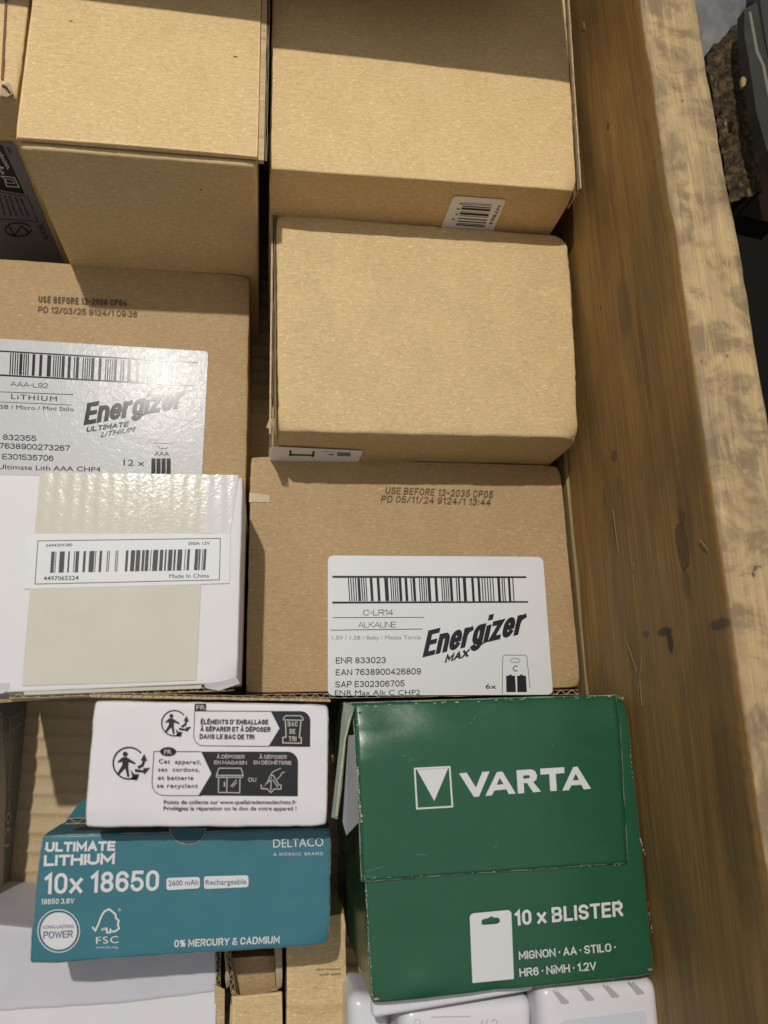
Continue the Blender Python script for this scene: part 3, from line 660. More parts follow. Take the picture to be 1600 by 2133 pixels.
# --- carton with the white product label (right column)
z = -.045; q = Q(z, (510, 1445), (1214, 1434), (1168, 968), (521, 948))
CB = thing('cardboard_carton', 'brown carton with the C-LR14 white label, right of the white box with beige tape', 'carton', base(q, ZF))
def cb_fn(w_, a_, b_, h, dd):
    if h > .9:
        if a_ > .86: w_.z -= .0008*math.exp(-((a_-.93+.10*b_)/.012)**2)*max(0, 1-b_/.5)
    if a_ > .9: w_.x += .0010*mnoise.noise(Vector((1, w_.y*14, 3)))
    return w_
carton('body', CB, q, z, ZF, K_DARK, .0022, 32, .0008, cb_fn)
pl = top(z)
flutes(CB, P(512, 1447, z-.002), P(1205, 1437, z-.002), (0, -1, 0), .0040, .0105, .004, K_OLD)
lb = slab('label', CB, rrect(pl, [(683, 1157), (1131, 1160), (1152, 1447), (683, 1449)], 13, .0002), (0, 0, 1), .0002, LABEL)
T = (500, 920, 2.105)
i1 = Ink(pl, lb, INK, 'barcode', .0006, T)
i1.poly([(405, 588), (1255, 590), (1256, 598), (405, 597)]).poly([(405, 701), (1263, 699), (1264, 706), (405, 710)])
pat = [1, 1.2, 1, 1.2, 1, 1.2, 1, 1.2, 2.6, 1, 1, 1, 1, 1, 1, 3.2, 2.6, 4, 2.6, 4.5, 3.6, 2, 1, 1, 1, 1, 1, 1, 1, 1, 2.6, 3, 2.6, 3, 1, 1, 2.6, 3.4, 1, 1, 1, 1, 1, 1, 1, 1, 2.8, 4, 2.6, 3.6, 1, 1, 1, 1, 1, 1, 1, 1, 2.6, 3.4, 1, 1, 1.6, 3, 3, 5, 2.4, 3.4, 2.4, 1.6, 1, 1.5, 1, 1.6, 1, 1.5, 1, 1.6, 1, 3.6, 2.6, 1.5, 1, 1, 1, 3, 2.2, 2, 1]
i1.bars((473, 598), (1198, 598), (6, 101), pat).done()
i1 = Ink(pl, lb, INK, 'lettering', .0006, T)
i1.sans('C-LR14', (540, 762), (672, 761), (0, -25), .10).sans('ALKALINE', (518, 815), (684, 814), (0, -25), .08)
i1.poly([(408, 770), (808, 769), (808, 771.5), (408, 773)]).poly([(396, 825), (800, 820), (800, 823), (396, 828)])
i1.sans('ENR 833023', (420, 973), (640, 971), (0, -27), .14, .13).sans('EAN 7638900426809', (420, 1025), (793, 1020), (0, -27), .14, .13).sans('SAP E302306705', (418, 1078), (722, 1073), (0, -27), .14, .13).text('ENR Max Alk C CHP2', (416, 1112), (790, 1110), 22, .0)
i1.text('6x', (1077, 1083), (1125, 1083), 20, .01).text('C', (1197, 1007), (1217, 1007), 25, .006).done()
Ink(pl, lb, INK_GREY, 'small_lettering', .0006, T).text('1.5V / 1.5B / Baby / Mezza Torcia', (405, 868), (793, 866), 17).done()
lg = Ink(pl, lb, INK, 'logo', .0007, T)
lg.sans('Energizer', (800, 946), (1240, 842), (26, -118), .185, .03).sans('MAX', (897, 970), (1000, 943), (10, -36), .24, .05).done()
i1 = Ink(pl, lb, INK, 'battery_icon', .0006, T)
i1.stroke([(1150, 1108), (1152, 945), (1158, 936), (1250, 936), (1258, 945), (1272, 1080)], 2.2)
i1.stroke([(1185, 960), (1190, 952), (1205, 949), (1222, 953), (1228, 960), (1222, 967), (1190, 967)], 1.8, True)
for dx in (0, 48):
    i1.poly([(1167+dx, 1026), (1180+dx, 1026), (1181+dx, 1021), (1191+dx, 1021), (1192+dx, 1026), (1206+dx, 1026), (1210+dx, 1098), (1168+dx, 1098)])
i1.done()
i1 = Ink(pl, CB, INK_SOFT, 'date_stamp', .0004, T)
i1.sans('USE BEFORE 12-2035 CP05', (636, 228), (1108, 246), (5, -30), .15, .16).sans('PD 05/11/24 9124/1 13:44', (618, 265), (1098, 280), (5, -30), .15, .16).done()
clear = paper('clear_tape_glint', (.44, .30, .155), .42, .5, .03, crinkle=.3)
slab('tape_end', CB, [pl.at(x, y, .0002) for x, y in [(520, 1026), (562, 1032), (562, 1046), (519, 1046)]], (0, 0, 1), .00015, clear)
# --- carton with the lithium label (left column)
z = -.055; q = Q(z, (-260, 1060), (513, 1060), (522, 571), (-260, 527))
AA = thing('cardboard_carton', 'brown carton with the taped AAA-L92 white label, behind the white box on the left', 'carton', base(q, ZF))
pl = Plane((0, q[2][1], z), (0, -.072, 1))      # it leans a little towards the viewer
ca = [pl.at(-260, 1060), pl.at(513, 1060), pl.at(522, 571), pl.at(-260, 527)]; yb_ = ca[2].y; ca[3].y = yb_; ca[3].z = ca[2].z
carton('body', AA, [c_[:2] for c_ in ca], [c_.z for c_ in ca], ZF, K_DARK, .0030, 32, .0009)
lb = slab('label', AA, rrect(pl, [(-120, 698), (434, 732), (418, 1050), (-120, 1050)], 9, .0002), pl.n, .0002, LABEL_G)
T = (0, 520, 2.857)
i1 = Ink(pl, lb, INK_G, 'barcode', .0006, T)
i1.poly([(-60, 596), (1180, 668), (1180, 676), (-60, 604)]).poly([(-60, 738), (1150, 806), (1150, 813), (-60, 748)])
i1.bars((62, 614), (1070, 675), (-6, 127), pat).done()
i1 = Ink(pl, lb, INK_G, 'lettering', .0006, T)
i1.sans('AAA-L92', (62, 812), (284, 825), (2, -29), .10).text('LiTHIUM', (66, 888), (338, 904), 30, space=1.2).text('1.5V / 1.5B / Micro / Mini Stilo', (-160, 940), (438, 962), 24)
i1.poly([(-60, 842), (440, 861), (440, 865), (-60, 845)]).poly([(-60, 902), (425, 923), (425, 926), (-60, 905)])
i1.sans('ENR 832355', (-110, 1126), (216, 1140), (1, -33), .14, .13).sans('EAN 7638900273267', (-130, 1178), (415, 1198), (1, -33), .14, .13).sans('SAP E301535706', (-110, 1242), (318, 1258), (1, -33), .14, .13).text('ENR Ultimate Lith AAA CHP4', (-140, 1302), (598, 1322), 28, .0)
i1.text('12 x', (735, 1284), (858, 1288), 36).text('AAA', (920, 1226), (1006, 1228), 26).done()
lg = Ink(pl, lb, INK_G, 'logo', .0007, T)
lg.sans('Energizer', (497, 1045), (1085, 940), (22, -132), .20, .03).sans('ULTIMATE', (513, 1086), (762, 1052), (7, -31), .2).text('LiTHIUM', (598, 1116), (806, 1082), 0, .0, .3, up=(4, -30)).done()
i1 = Ink(pl, lb, INK_G, 'battery_icon', .0006, T)
for k_ in range(4): i1.poly([(902+k_*30, 1242), (926+k_*30, 1242), (926+k_*30, 1340), (900+k_*30, 1340)])
i1.stroke([(940, 1166), (950, 1182), (990, 1184), (998, 1170)], 3).stroke([(912, 1150), (1034, 1156)], 2).done()
i1 = Ink(pl, AA, INK_SOFT, 'date_stamp', .0004, T)
i1.sans('USE BEFORE 12-2050 CP04', (228, 312), (752, 336), (2, -38), .17, .16).sans('PD 12/03/25 9124/1 09:36', (226, 372), (815, 402), (2, -36), .13, .16).done()
for xa in ():
    slab('tape_crease', AA, [pl.at(T[0]+x/T[2], T[1]+y/T[2], .0001) for x, y in [(xa, 620), (xa+12, 622), (xa, 1320), (xa-22, 1320)]], pl.n, .0003, clear)
# --- white box with beige tape
z = .06; q = Q(z, (-150, 1452), (496, 1424), (508, 990), (-120, 986))
WB = thing('tape_covered_box', 'white box with wide beige packing tape and Made In China barcode sticker', 'box', base(q, ZF))
def wb_fn(w_, a_, b_, h, dd):
    if h > .95 and b_ < .10 and a_ > .93: w_.z -= .0025*((a_-.93)/.07)*(1-b_/.1)
    return w_
pl = Plane((0, q[2][1], z), (0, -.030, 1)); T = (0, 960, 2.857)
ca = [pl.at(-150, 1452), pl.at(496, 1424), pl.at(508, 990), pl.at(-120, 986)]; q = [c_[:2] for c_ in ca]; z = ca[1].z
carton('body', WB, q, [c_.z for c_ in ca], ZF+.002, WHITE, .0022, 28, .0004, wb_fn)
slab('packing_tape', WB, [pl.at(T[0]+x/T[2], T[1]+y/T[2], .0002) for x, y in [(238, 68), (1226, 82), (1212, 430), (1168, 1305), (700, 1322), (132, 1338), (150, 1100), (205, 460)]], pl.n, .00015, TAPE, origin=q[0]+(z,))
slab('clear_tape', WB, [pl.at(T[0]+x/T[2], T[1]+y/T[2], .00012) for x, y in [(1226, 82), (1420, 84), (1370, 440), (1212, 430)]], pl.n, .0001, None or paper('clear_tape_white', (.66, .65, .64), .15, .35, .03), origin=q[0]+(z,))
tape_ridges(bpy.data.materials['clear_tape_white'])
lb = slab('barcode_sticker', WB, rrect(pl, [(56, 1112), (480, 1112), (478, 1215), (48, 1227)], 4, .0004), pl.n, .00015, LABEL)
i1 = Ink(pl, lb, INK, 'printed_frame', .0007, T); i1.stroke([(226, 476), (1312, 461), (1306, 708), (208, 733)], 4, True).done()
i1 = Ink(pl, lb, plain('thermal_print', (.06, .06, .065), .5, .3, 1.), 'barcode', .0007, T)
pat2 = [4, 1, 1, 4, 6, 4, 2, 5, 1, 1, 4, 5, 3, 4, 6, 1, 1, 4, 3, 6, 1, 1, 1, 7, 1, 1, 1, 9, 3, 3, 5, 1.2, 5, 2, 3, 1, 4, 2, 1, 2, 6, 2, 4, 2, 2, 2, 5, 1.5, 2.4, 2, 5.5, 3, 1, 2, 3, 6, 4, .6, 2, 2, 1, .8, 3]
i1.bars((306, 540), (1230, 524), (-8, 126), pat2).done()
i1 = Ink(pl, lb, INK, 'lettering', .0007, T)
i1.text('3494309380', (274, 512), (430, 508), 17, .004).text('500A 12V', (1122, 500), (1250, 498), 17, .01).text('4497065224', (260, 712), (468, 708), 25, .006).text('Made In China', (1008, 698), (1244, 694), 24).done()
slab('edge_tape', WB, [P(50, 1441, z-.0006), P(420, 1427, z-.0006), P(420, 1434, z-.0012), P(50, 1448, z-.0012)], (0, 0, 1), .0002, TAPE)
flutes(WB, P(20, 1446, z-.0035), P(470, 1430, z-.0035), (0, -1, 0), .0030, .009, .003, K_OLD)
slab('bottom_flap', WB, [P(0, 1456, z-.008), P(490, 1436, z-.008), P(480, 1440, z-.009), P(100, 1457, z-.01), P(-60, 1468, z-.01)], (0, 0, 1), .0006, K_OLD)
slab('corner_flap', WB, [P(425, 1426, z-.0008), P(494, 1412, z-.0012), P(500, 1424, z-.003), P(456, 1439, z-.003), P(430, 1434, z-.002)], (0, 0, 1), .0010, WHITE2)
slab('tuck_flap', WB, [P(-60, 1425, z-.0006), P(20, 1422, z-.0006), P(20, 1436, z-.0012), P(8, 1444, z-.0012), P(-60, 1452, z-.0012)], (0, 0, 1), .0010, WHITE2)
# --- small white recycling box
z = .06; q = Q(z, (172, 1727), (684, 1724), (687, 1466), (194, 1457))
FR = thing('recycling_notice_box', 'small white box printed with French recycling notes, standing behind the teal box', 'box', base(q, ZF))
def fr_fn(w_, a_, b_, h, dd):
    if h > .9 and b_ < .12: w_.z -= .0010*(1-b_/.12)*(1+mnoise.noise(w_*70))
    if b_ > .95 and a_ > .96: w_.z -= .001
    return w_
carton('body', FR, q, z, ZF, WHITE, .0026, 32, .0007, fr_fn)
flutes(FR, P(190, 1452, z-.0012), P(686, 1461, z-.0012), (0, 1, 0), .0028, .007, .006, K_CORE)
slab('liner_strip', FR, [P(188, 1446, z-.003), P(688, 1457, z-.003), P(688, 1462, z-.003), P(188, 1451, z-.003)], (0, 0, 1), .0007, K_OLD)
pl = top(z); T = (170, 1430, 2.963)
bk = Ink(pl, FR, INK, 'printed_panel', .0003, T)
def rnd(p, r0, c, n=6):  # quarter curve corner helper in photo units
    return [(c[0]+r0*math.cos(math.radians(p[0]+(p[1]-p[0])*i/n)), c[1]+r0*math.sin(math.radians(p[0]+(p[1]-p[0])*i/n))) for i in range(n+1)]
bk.poly([(1168, 152), (1350, 152)] + rnd((-90, 0), 60, (1352, 212)) + [(1410, 372), (1155, 368), (1222, 258)])
bk.poly([(738, 402), (1270, 402)] + rnd((-90, 0), 66, (1270, 468)) + [(1334, 677), (722, 672), (802, 538)])
bk.poly([(700, 106), (768, 106), (768, 150), (700, 150)]).disc(534, 402, 50, 28)
bk.done()
ln = Ink(pl, FR, INK, 'printed_outline', .0003, T)
ln.stroke([(700, 110), (692, 300)] + [(696, 325), (708, 348), (730, 362), (760, 366), (1160, 369)], 3.5).stroke([(698, 150), (1180, 153)], 3.5)
ln.stroke([(738, 402), (446, 400), (434, 590)] + [(438, 625), (458, 655), (490, 670), (530, 673), (740, 674)], 3.5).done()
def triman(ink, cx, cy, s):
    ink.arc(cx, cy, 78*s, 60, 320, 7*s)
    ink.disc(cx-18*s, cy-45*s, 12*s)
    ink.poly([(cx-30*s, cy-30*s), (cx-12*s, cy-30*s), (cx+32*s, cy-2*s), (cx+30*s, cy+6*s), (cx-2*s, cy-6*s), (cx-4*s, cy+20*s), (cx+2*s, cy+66*s), (cx-8*s, cy+68*s), (cx-18*s, cy+24*s), (cx-50*s, cy+58*s), (cx-58*s, cy+52*s), (cx-32*s, cy+8*s), (cx-34*s, cy-8*s), (cx-56*s, cy-2*s), (cx-56*s, cy-8*s)])
    ink.poly([(cx+42*s, cy+16*s), (cx+62*s, cy+6*s), (cx+68*s, cy-14*s), (cx+58*s, cy-14*s), (cx+76*s, cy-46*s), (cx+90*s, cy-10*s), (cx+80*s, cy-11*s), (cx+72*s, cy+14*s), (cx+48*s, cy+28*s)])
    ink.poly([(cx+30*s, cy+28*s), (cx+72*s, cy+36*s), (cx+70*s, cy+26*s), (cx+104*s, cy+22*s), (cx+76*s, cy+56*s), (cx+74*s, cy+47*s), (cx+30*s, cy+42*s)])
    ink.poly([(cx+8*s, cy+32*s), (cx+26*s, cy+54*s), (cx+50*s, cy+54*s), (cx+40*s, cy+84*s), (cx+8*s, cy+80*s), (cx+16*s, cy+66*s)])
t1 = Ink(pl, FR, INK, 'recycling_mark', .0003, T); triman(t1, 572, 226, 1.); t1.done()
t1 = Ink(pl, FR, INK, 'recycling_mark', .0003, T); triman(t1, 292, 473, 1.25); t1.done()
tx = Ink(pl, FR, INK, 'lettering', .0003, T)
tx.sans("ÉLÉMENTS D' EMBALLAGE", (734, 233), (1152, 234), (1, -30), .2, .09).sans('À SÉPARER ET À DÉPOSER', (732, 277), (1166, 280), (1, -30), .2, .09).sans('DANS LE BAC DE TRI', (728, 323), (1066, 326), (1, -30), .2, .09)
tx.text('Cet  appareil,', (476, 474), (738, 480), 26, .008, space=1.1).text('ses  cordons,', (472, 524), (728, 526), 26, .008, space=1.1).text('et batterie', (470, 575), (690, 577), 26, .008, space=1.1).text('se recyclent', (465, 624), (718, 626), 26, .008, space=1.1)
tx.text('Points de collecte sur www.quefairedemesdechets.fr', (508, 726), (1326, 726), 25, .010).text('Privilégiez la réparation ou le don de votre appareil !', (506, 764), (1326, 765), 25, .010).done()
wt = Ink(pl, FR, WHITE2, 'reversed_lettering', .0006, T)
wt.text('FR', (708, 142), (764, 142), 26, .02).text('FR', (510, 416), (556, 416), 26, .02).sans('À DÉPOSER', (834, 444), (1006, 446), (0, -23), .17).sans('EN MAGASIN', (818, 480), (1020, 482), (0, -23), .17).sans('À DÉPOSER', (1096, 446), (1266, 447), (0, -23), .17).sans('EN DÉCHÈTERIE', (1062, 480), (1296, 483), (0, -23), .17)
wt.text('OU', (1028, 588), (1078, 588), 25, .015).sans('BAC', (1272, 246), (1334, 246), (0, -30), .17).sans('DE', (1284, 292), (1320, 292), (0, -30), .17).sans('TRI', (1278, 338), (1326, 338), (0, -30), .17).done()
ic = Ink(pl, FR, WHITE2, 'pictogram', .0006, T)
ic.stroke([(848, 504), (984, 504), (998, 548), (832, 548)], 6, True)
for k_ in range(8): ic.arc(842+k_*20.5, 552, 10, 0, 180, 6, 8)
ic.stroke([(846, 566), (844, 654), (976, 656), (978, 568)], 6).stroke([(898, 566), (896, 654)], 6).stroke([(920, 618), (958, 574)], 5).stroke([(930, 622), (958, 592)], 5).poly([(878, 588), (886, 588), (886, 618), (878, 618)]).done()
ic = Ink(pl, FR, WHITE2, 'pictogram', .0006, T)
ic.stroke([(1230, 504), (1180, 526), (1160, 558), (1150, 585), (1122, 618)], 5).stroke([(1256, 528), (1238, 532), (1222, 560), (1196, 580)], 5).stroke([(1108, 604), (1110, 630), (1146, 632), (1168, 655), (1190, 632), (1230, 634), (1232, 604)], 6)
ic.stroke([(1170, 560), (1168, 640)], 6).stroke([(1166, 548), (1182, 548), (1222, 612)], 6).stroke([(1172, 570), (1124, 616)], 6).stroke([(1180, 575), (1212, 622)], 6).done()
ic = Ink(pl, FR, WHITE2, 'pictogram', .0006, T)
ic.stroke([(1246, 194), (1262, 180), (1350, 180), (1366, 194), (1366, 208), (1246, 206)], 6, True).stroke([(1258, 212), (1262, 312), (1242, 314), (1242, 348), (1356, 350), (1356, 316), (1344, 314), (1354, 214)], 7).done()
# --- teal lithium box
z = .025; q = Q(z, (55, 2013), (688, 1971), (693, 1722), (83, 1738))
BL = thing('battery_box', 'teal battery box with white lettering 10x 18650, in front of the small white box', 'box', base(q, -.055))
def bl_fn(w_, a_, b_, h, dd):
    if h > .9 and b_ < .15 and a_ > .9: w_.z -= .0014*(a_-.9)/.1*(1-b_/.15)
    return w_
carton('body', BL, q, z, -.055, TEAL, .0028, 34, .0007, bl_fn)
flutes(BL, P(136, 1716, z-.001), P(420, 1708, z-.001), (0, 1, 0), .0036, .012, .008, K_CORE)
pb = [P(138, 1712, z-.004), P(260, 1708, z-.004), P(260, 1632, z-.035), P(214, 1640, z-.035), P(164, 1676, z-.020)]
nb = (pb[1]-pb[0]).cross(pb[2]-pb[0]).normalized()
slab('back_flap', BL, pb, nb, .0012, TEAL)
pl = top(z); T = (40, 1680, 2.353)
notch = [(736, 105), (742, 130), (756, 155), (782, 176), (825, 186), (868, 180), (895, 160), (908, 136), (914, 105)]
Ink(pl, BL, plain('notch_shadow_gap', (.03, .09, .12), .5), 'thumb_notch', .0002, T).poly(notch).done()
Ink(pl, BL, K_CORE, 'notch_edge', .00035, T).stroke(notch, 3).done()
tx = Ink(pl, BL, PRINT_W, 'lettering', .0003, T)
tx.sans('ULTIMATE', (128, 223), (470, 217), (3, -48), .26, .07).sans('LITHIUM', (120, 293), (468, 282), (3, -54), .25, .07).sans('10x 18650', (122, 430), (684, 413), (4, -102), .165, .10).sans('18650 3.6V', (108, 480), (270, 476), (1, -27), .17)
tx.text('DELTACO', (1246, 202), (1492, 194), 42, .0).text('A NORDIC BRAND', (1246, 242), (1490, 238), 15, .004, space=1.3).sans('0% MERCURY & CADMIUM', (760, 690), (1276, 670), (2, -36), .17)
tx.done()
bd = Ink(pl, BL, PRINT_W, 'printed_badge', .0003, T)
for (x0, y0, x1, y1) in ((722, 350, 886, 406), (906, 342, 1124, 400)):
    bd.poly([(x0+8, y0), (x1-8, y0-5), (x1, y0+3), (x1, y1-13), (x1-8, y1-5), (x0+8, y1+4), (x0, y1-4), (x0, y0+8)]).flush()
bd.arc(194, 610, 102, 0, 360, 5, 48, 104).disc(194, 610, 92, 94).done()
Ink(pl, BL, PRINT_T, 'badge_lettering', .0006, T).text('2600 mAh', (732, 389), (878, 384), 26, .005).text('Rechargeable', (914, 385), (1114, 380), 26, .005).done()
Ink(pl, BL, PRINT_B, 'badge_lettering', .0006, T).text('LONG-LASTING', (118, 600), (268, 595), 17, .002).sans('POWER', (118, 648), (262, 642), (1, -35), .14).arc(194, 610, 92, 0, 360, 4, 48, 94).done()
fs = Ink(pl, BL, PRINT_W, 'certification_mark', .0003, T)
fs.stroke([(358, 590), (374, 608), (388, 578), (402, 540), (418, 514), (440, 503), (456, 514), (472, 528), (474, 545), (488, 560), (484, 580), (490, 598), (470, 612), (452, 612)], 9).stroke([(408, 600), (430, 598), (430, 618), (446, 618), (448, 598)], 9).stroke([(402, 604), (426, 602)], 8)
fs.text('FSC', (378, 674), (488, 668), 34, .004, space=1.15).text('www.fsc.org', (376, 696), (484, 694), 12).text('®', (484, 514), (500, 513), 14).done()
# --- green box
z = .05; q = Q(z, (775, 2097), (1369, 2035), (1308, 1445), (738, 1462))
VA = thing('battery_box', 'scuffed green battery box with white lettering 10 x BLISTER and a folded lid', 'box', base(q, ZF))
def va_fn(w_, a_, b_, h, dd):
    if h > .93:
        w_.z += .0002*math.sin(3.14*a_)*math.sin(3.14*b_)
        bb = (b_-.44)/.56
        if bb > .72: w_.z -= .0068*((bb-.72)/.28)**2
        if bb > .6: w_.z -= .0042*max(0, (.47-a_)/.45)**2*min(1, (bb-.6)/.2)
        if b_ < .18: w_.z += .0016*math.exp(-((a_-.25)/.16)**2)*math.sin(3.14*b_/.18) - .0022*math.exp(-((a_-.42)/.07)**2)*max(0, 1-b_/.05)
    if b_ < .16: w_.z += .0032*math.exp(-((b_-.045)/.034)**2)*math.exp(-((a_-.17)/.075)**2)
    if dd.x < -.5: w_.x += .004*math.sin(3.14*b_)*(1-h)
    return w_
zl = [z-.0018]*4
carton('body', VA, q, z-.0018, ZF, GREEN, .0030, 40, .0003, va_fn)
# lid: the printed flap folded over the top from the back edge
T = (680, 1420, 2.286)
def lid():
    c = [(166, 952), (1434, 862), (1392, 62), (128, 100)]    # front-left, front-right, back-right, back-left
    N = 44; verts, faces, uvs, uvr = [], [], [], []
    W_ = [P(T[0]+x/T[2], T[1]+y/T[2], z) for x, y in c]; Lx = (W_[1]-W_[0]).length; Ly = (W_[3]-W_[0]).length
    for lay in (0, 1):
        for j in range(N+1):
            for i in range(N+1):
                a_, b_ = i/N, j/N
                p = W_[0]*(1-a_)*(1-b_)+W_[1]*a_*(1-b_)+W_[2]*a_*b_+W_[3]*(1-a_)*b_
                e = .0004*mnoise.noise(p*90)
                if i in (0, N) or j == 0: p += Vector((e, e, 0))
                h = .0004*(1-b_)**2 + .0003*math.sin(3.14*a_)*math.sin(3.14*b_) - .0060*max(0, (b_-.74)/.26)**2 - .0036*max(0, (.45-a_)/.45)**2*min(1, max(0, (b_-.66)/.2)) - .0016*math.exp(-((a_-.12)**2+(b_-.93)**2)/.010) + (.0006 if b_ > .85 or b_ < .2 else .00015)*mnoise.noise(p*24)
                h += .0010*math.exp(-((a_-.56)**2/.006+(b_-.96)**2/.002))
                if a_ < .05: h -= .0008*(1-a_/.05)**2
                p.z = z + h - (.0012 if lay else 0) + .0004; verts.append(p)
    n = (N+1)
    for j in range(N):
        for i in range(N):
            k_ = j*n+i; f = (k_, k_+1, k_+n+1, k_+n); faces.append(f); uu = [(i/N*Lx, j/N*Ly), ((i+1)/N*Lx, j/N*Ly), ((i+1)/N*Lx, (j+1)/N*Ly), (i/N*Lx, (j+1)/N*Ly)]
            uvs.append(uu); uvr.append([(Lx-a_, Ly-b_) for a_, b_ in uu])
    rim = [i for i in range(n)] + [j*n+N for j in range(1, n)] + [N*n+i for i in range(N-1, -1, -1)] + [j*n for j in range(N-1, 0, -1)]
    fm = [0]*len(faces)
    for i in range(len(rim)):
        a_, b_ = rim[i], rim[(i+1) % len(rim)]; faces.append((a_, a_+n*n, b_+n*n, b_)); uvs.append([(.01, .01)]*4); uvr.append([(.01, .01)]*4); fm.append(1)
    mesh('lid', verts, faces, None, VA, True, uvs, uvr, 'green lid flap with white lettering VARTA', mats=[GREEN, K_OLD], fm=fm)
lid()
pl = top(z+.0008)
vb = Ink(pl, VA, PRINT_W, 'logo', .0004, T)
vb.stroke([(420.5, 414), (587, 405.5), (600, 594.5), (431.5, 604.5)], 8, True).flush()
vb.poly([(431, 419), (580, 411), (514, 568)]).flush()
vb.name = 'lettering'; vb.poly([(632, 437), (668, 433), (712, 505), (742, 430), (777, 427), (727, 546), (703, 549)]).flush()
vb.poly([(757, 544), (812, 430), (825, 429), (825, 458), (811, 491), (828, 489.5), (828, 515), (800, 518), (788, 541)]).poly([(825, 429), (838, 428), (902, 533), (868, 535), (857, 512), (828, 515), (828, 489.5), (844, 488), (825, 458)]).flush()
vb.poly([(905, 422), (975, 417), (993, 425), (1003, 445), (970, 453), (964, 445), (937, 447), (938, 462), (940, 483), (942, 530), (912, 533)]).poly([(1003, 445), (1000, 465), (985, 478), (1022, 523), (985, 527), (955, 482), (940, 483), (938, 462), (963, 460), (970, 453)]).flush()
vb.poly([(1018, 414), (1132, 407), (1134, 435), (1092, 438), (1097, 519), (1066, 521), (1061, 440), (1019, 443)]).flush()
vb.poly([(1123, 519), (1175, 407), (1186, 405), (1187, 438), (1173, 470), (1188, 469), (1189, 492.5), (1166, 494), (1155, 516)]).poly([(1186, 405), (1195, 404), (1260, 509), (1226, 513), (1214, 491), (1189, 492.5), (1188, 469), (1203, 468), (1187, 438)]).done()
pl = top(z-.0008); T = (680, 1780, 2.222)
i1 = Ink(pl, VA, PRINT_W, 'lettering', .0004, T)
i1.sans('10 x BLISTER', (874, 330), (1374, 285), (-4, -70), .185, .10).sans('MIGNON · AA · STILO ·', (892, 487), (1340, 447), (-3, -38), .16).sans('HR6 · NiMH · 1.2V', (895, 566), (1250, 534), (-3, -38), .16).done()
i1 = Ink(pl, VA, PRINT_W, 'blister_icon', .0004, T)
i1.poly([(676, 595), (663, 290), (668, 278), (680, 272), (835, 257), (848, 260), (856, 270), (868, 576)], [(718, 318), (722, 326), (738, 325), (790, 321), (803, 312), (802, 298), (792, 291), (775, 292), (762, 285), (748, 295), (728, 298), (718, 305)]).done()
# torn paper scraps along the worn edges
CHIP = plain('torn_white_paper', (.58, .55, .50), .7, .2, .4)
r = random.Random(3)
def chips(pl_, a_, b_, n, smin, smax, spread=4, lift=.0004):
    a_, b_ = Vector(a_), Vector(b_); e = (b_-a_).normalized(); nn = Vector((-e.y, e.x)); vv = Ink(pl_, VA, CHIP, 'torn_paper_edge', lift)
    for i in range(n):
        c = a_ + (b_-a_)*r.random() + nn*r.uniform(-.2, 1)*spread*r.random(); L = r.uniform(smin, smax)*2.2; h = r.uniform(smin, smax)*.6
        pts = []
        for k_ in range(7):
            t = 6.283*k_/7; pts.append(tuple(c + e*math.cos(t)*L*r.uniform(.4, 1) + nn*math.sin(t)*h*r.uniform(.4, 1)))
        vv.poly(pts)
    vv.done()['kind'] = 'stuff'
chips(top(z+.0010), (742, 1590), (752, 1715), 60, .6, 2.6, -5)
chips(top(z+.0014), (750, 1832), (1300, 1801), 22, .4, 1.8, -2)
chips(top(z+.0010), (750, 1470), (1290, 1446), 26, .6, 2.6, 6)
chips(top(z+.0010), (742, 1470), (752, 1832), 24, .5, 1.5, -2)
chips(top(z-.001), (1313, 1560), (1318, 1620), 8, .5, 1.4, 2)
chips(top(z-.001), (1332, 1740), (1344, 1780), 12, .7, 1.8, 2)
chips(top(z-.001), (1350, 1880), (1360, 1950), 10, .5, 1.6, 2)
chips(top(z-.001), (760, 1840), (776, 2080), 26, .5, 2.2, -4)
chips(top(z-.002), (778, 2092), (1360, 2032), 14, .4, 1.3, -2)
chips(top(z-.001), (764, 1890), (768, 2010), 16, .8, 1.6, -1)
for c in ((1294, 1452), (1354, 2018), (784, 2080), (748, 1476)):
    chips(top(z), (c[0]-4, c[1]), (c[0]+4, c[1]), 12, .8, 2.2, 5, -.0008)
for p_ in ([(700, 180), (712, 164)], [(694, 188), (700, 180)], [(680, 202), (690, 192)], [(800, 790), (815, 776)], [(425, 822), (480, 826)], [(360, 355), (380, 350)], [(185, 905), (270, 880)], [(170, 925), (240, 930)], [(1345, 172), (1352, 168)], [(1075, 304), (1084, 300)], [(400, 372), (412, 366)]):
    Ink(top(z+.0006), VA, plain('scratch_pale_green', (.13, .26, .19), .5), 'scratch', .0006, (680, 1420, 2.286)).stroke(p_, 2.2).done()
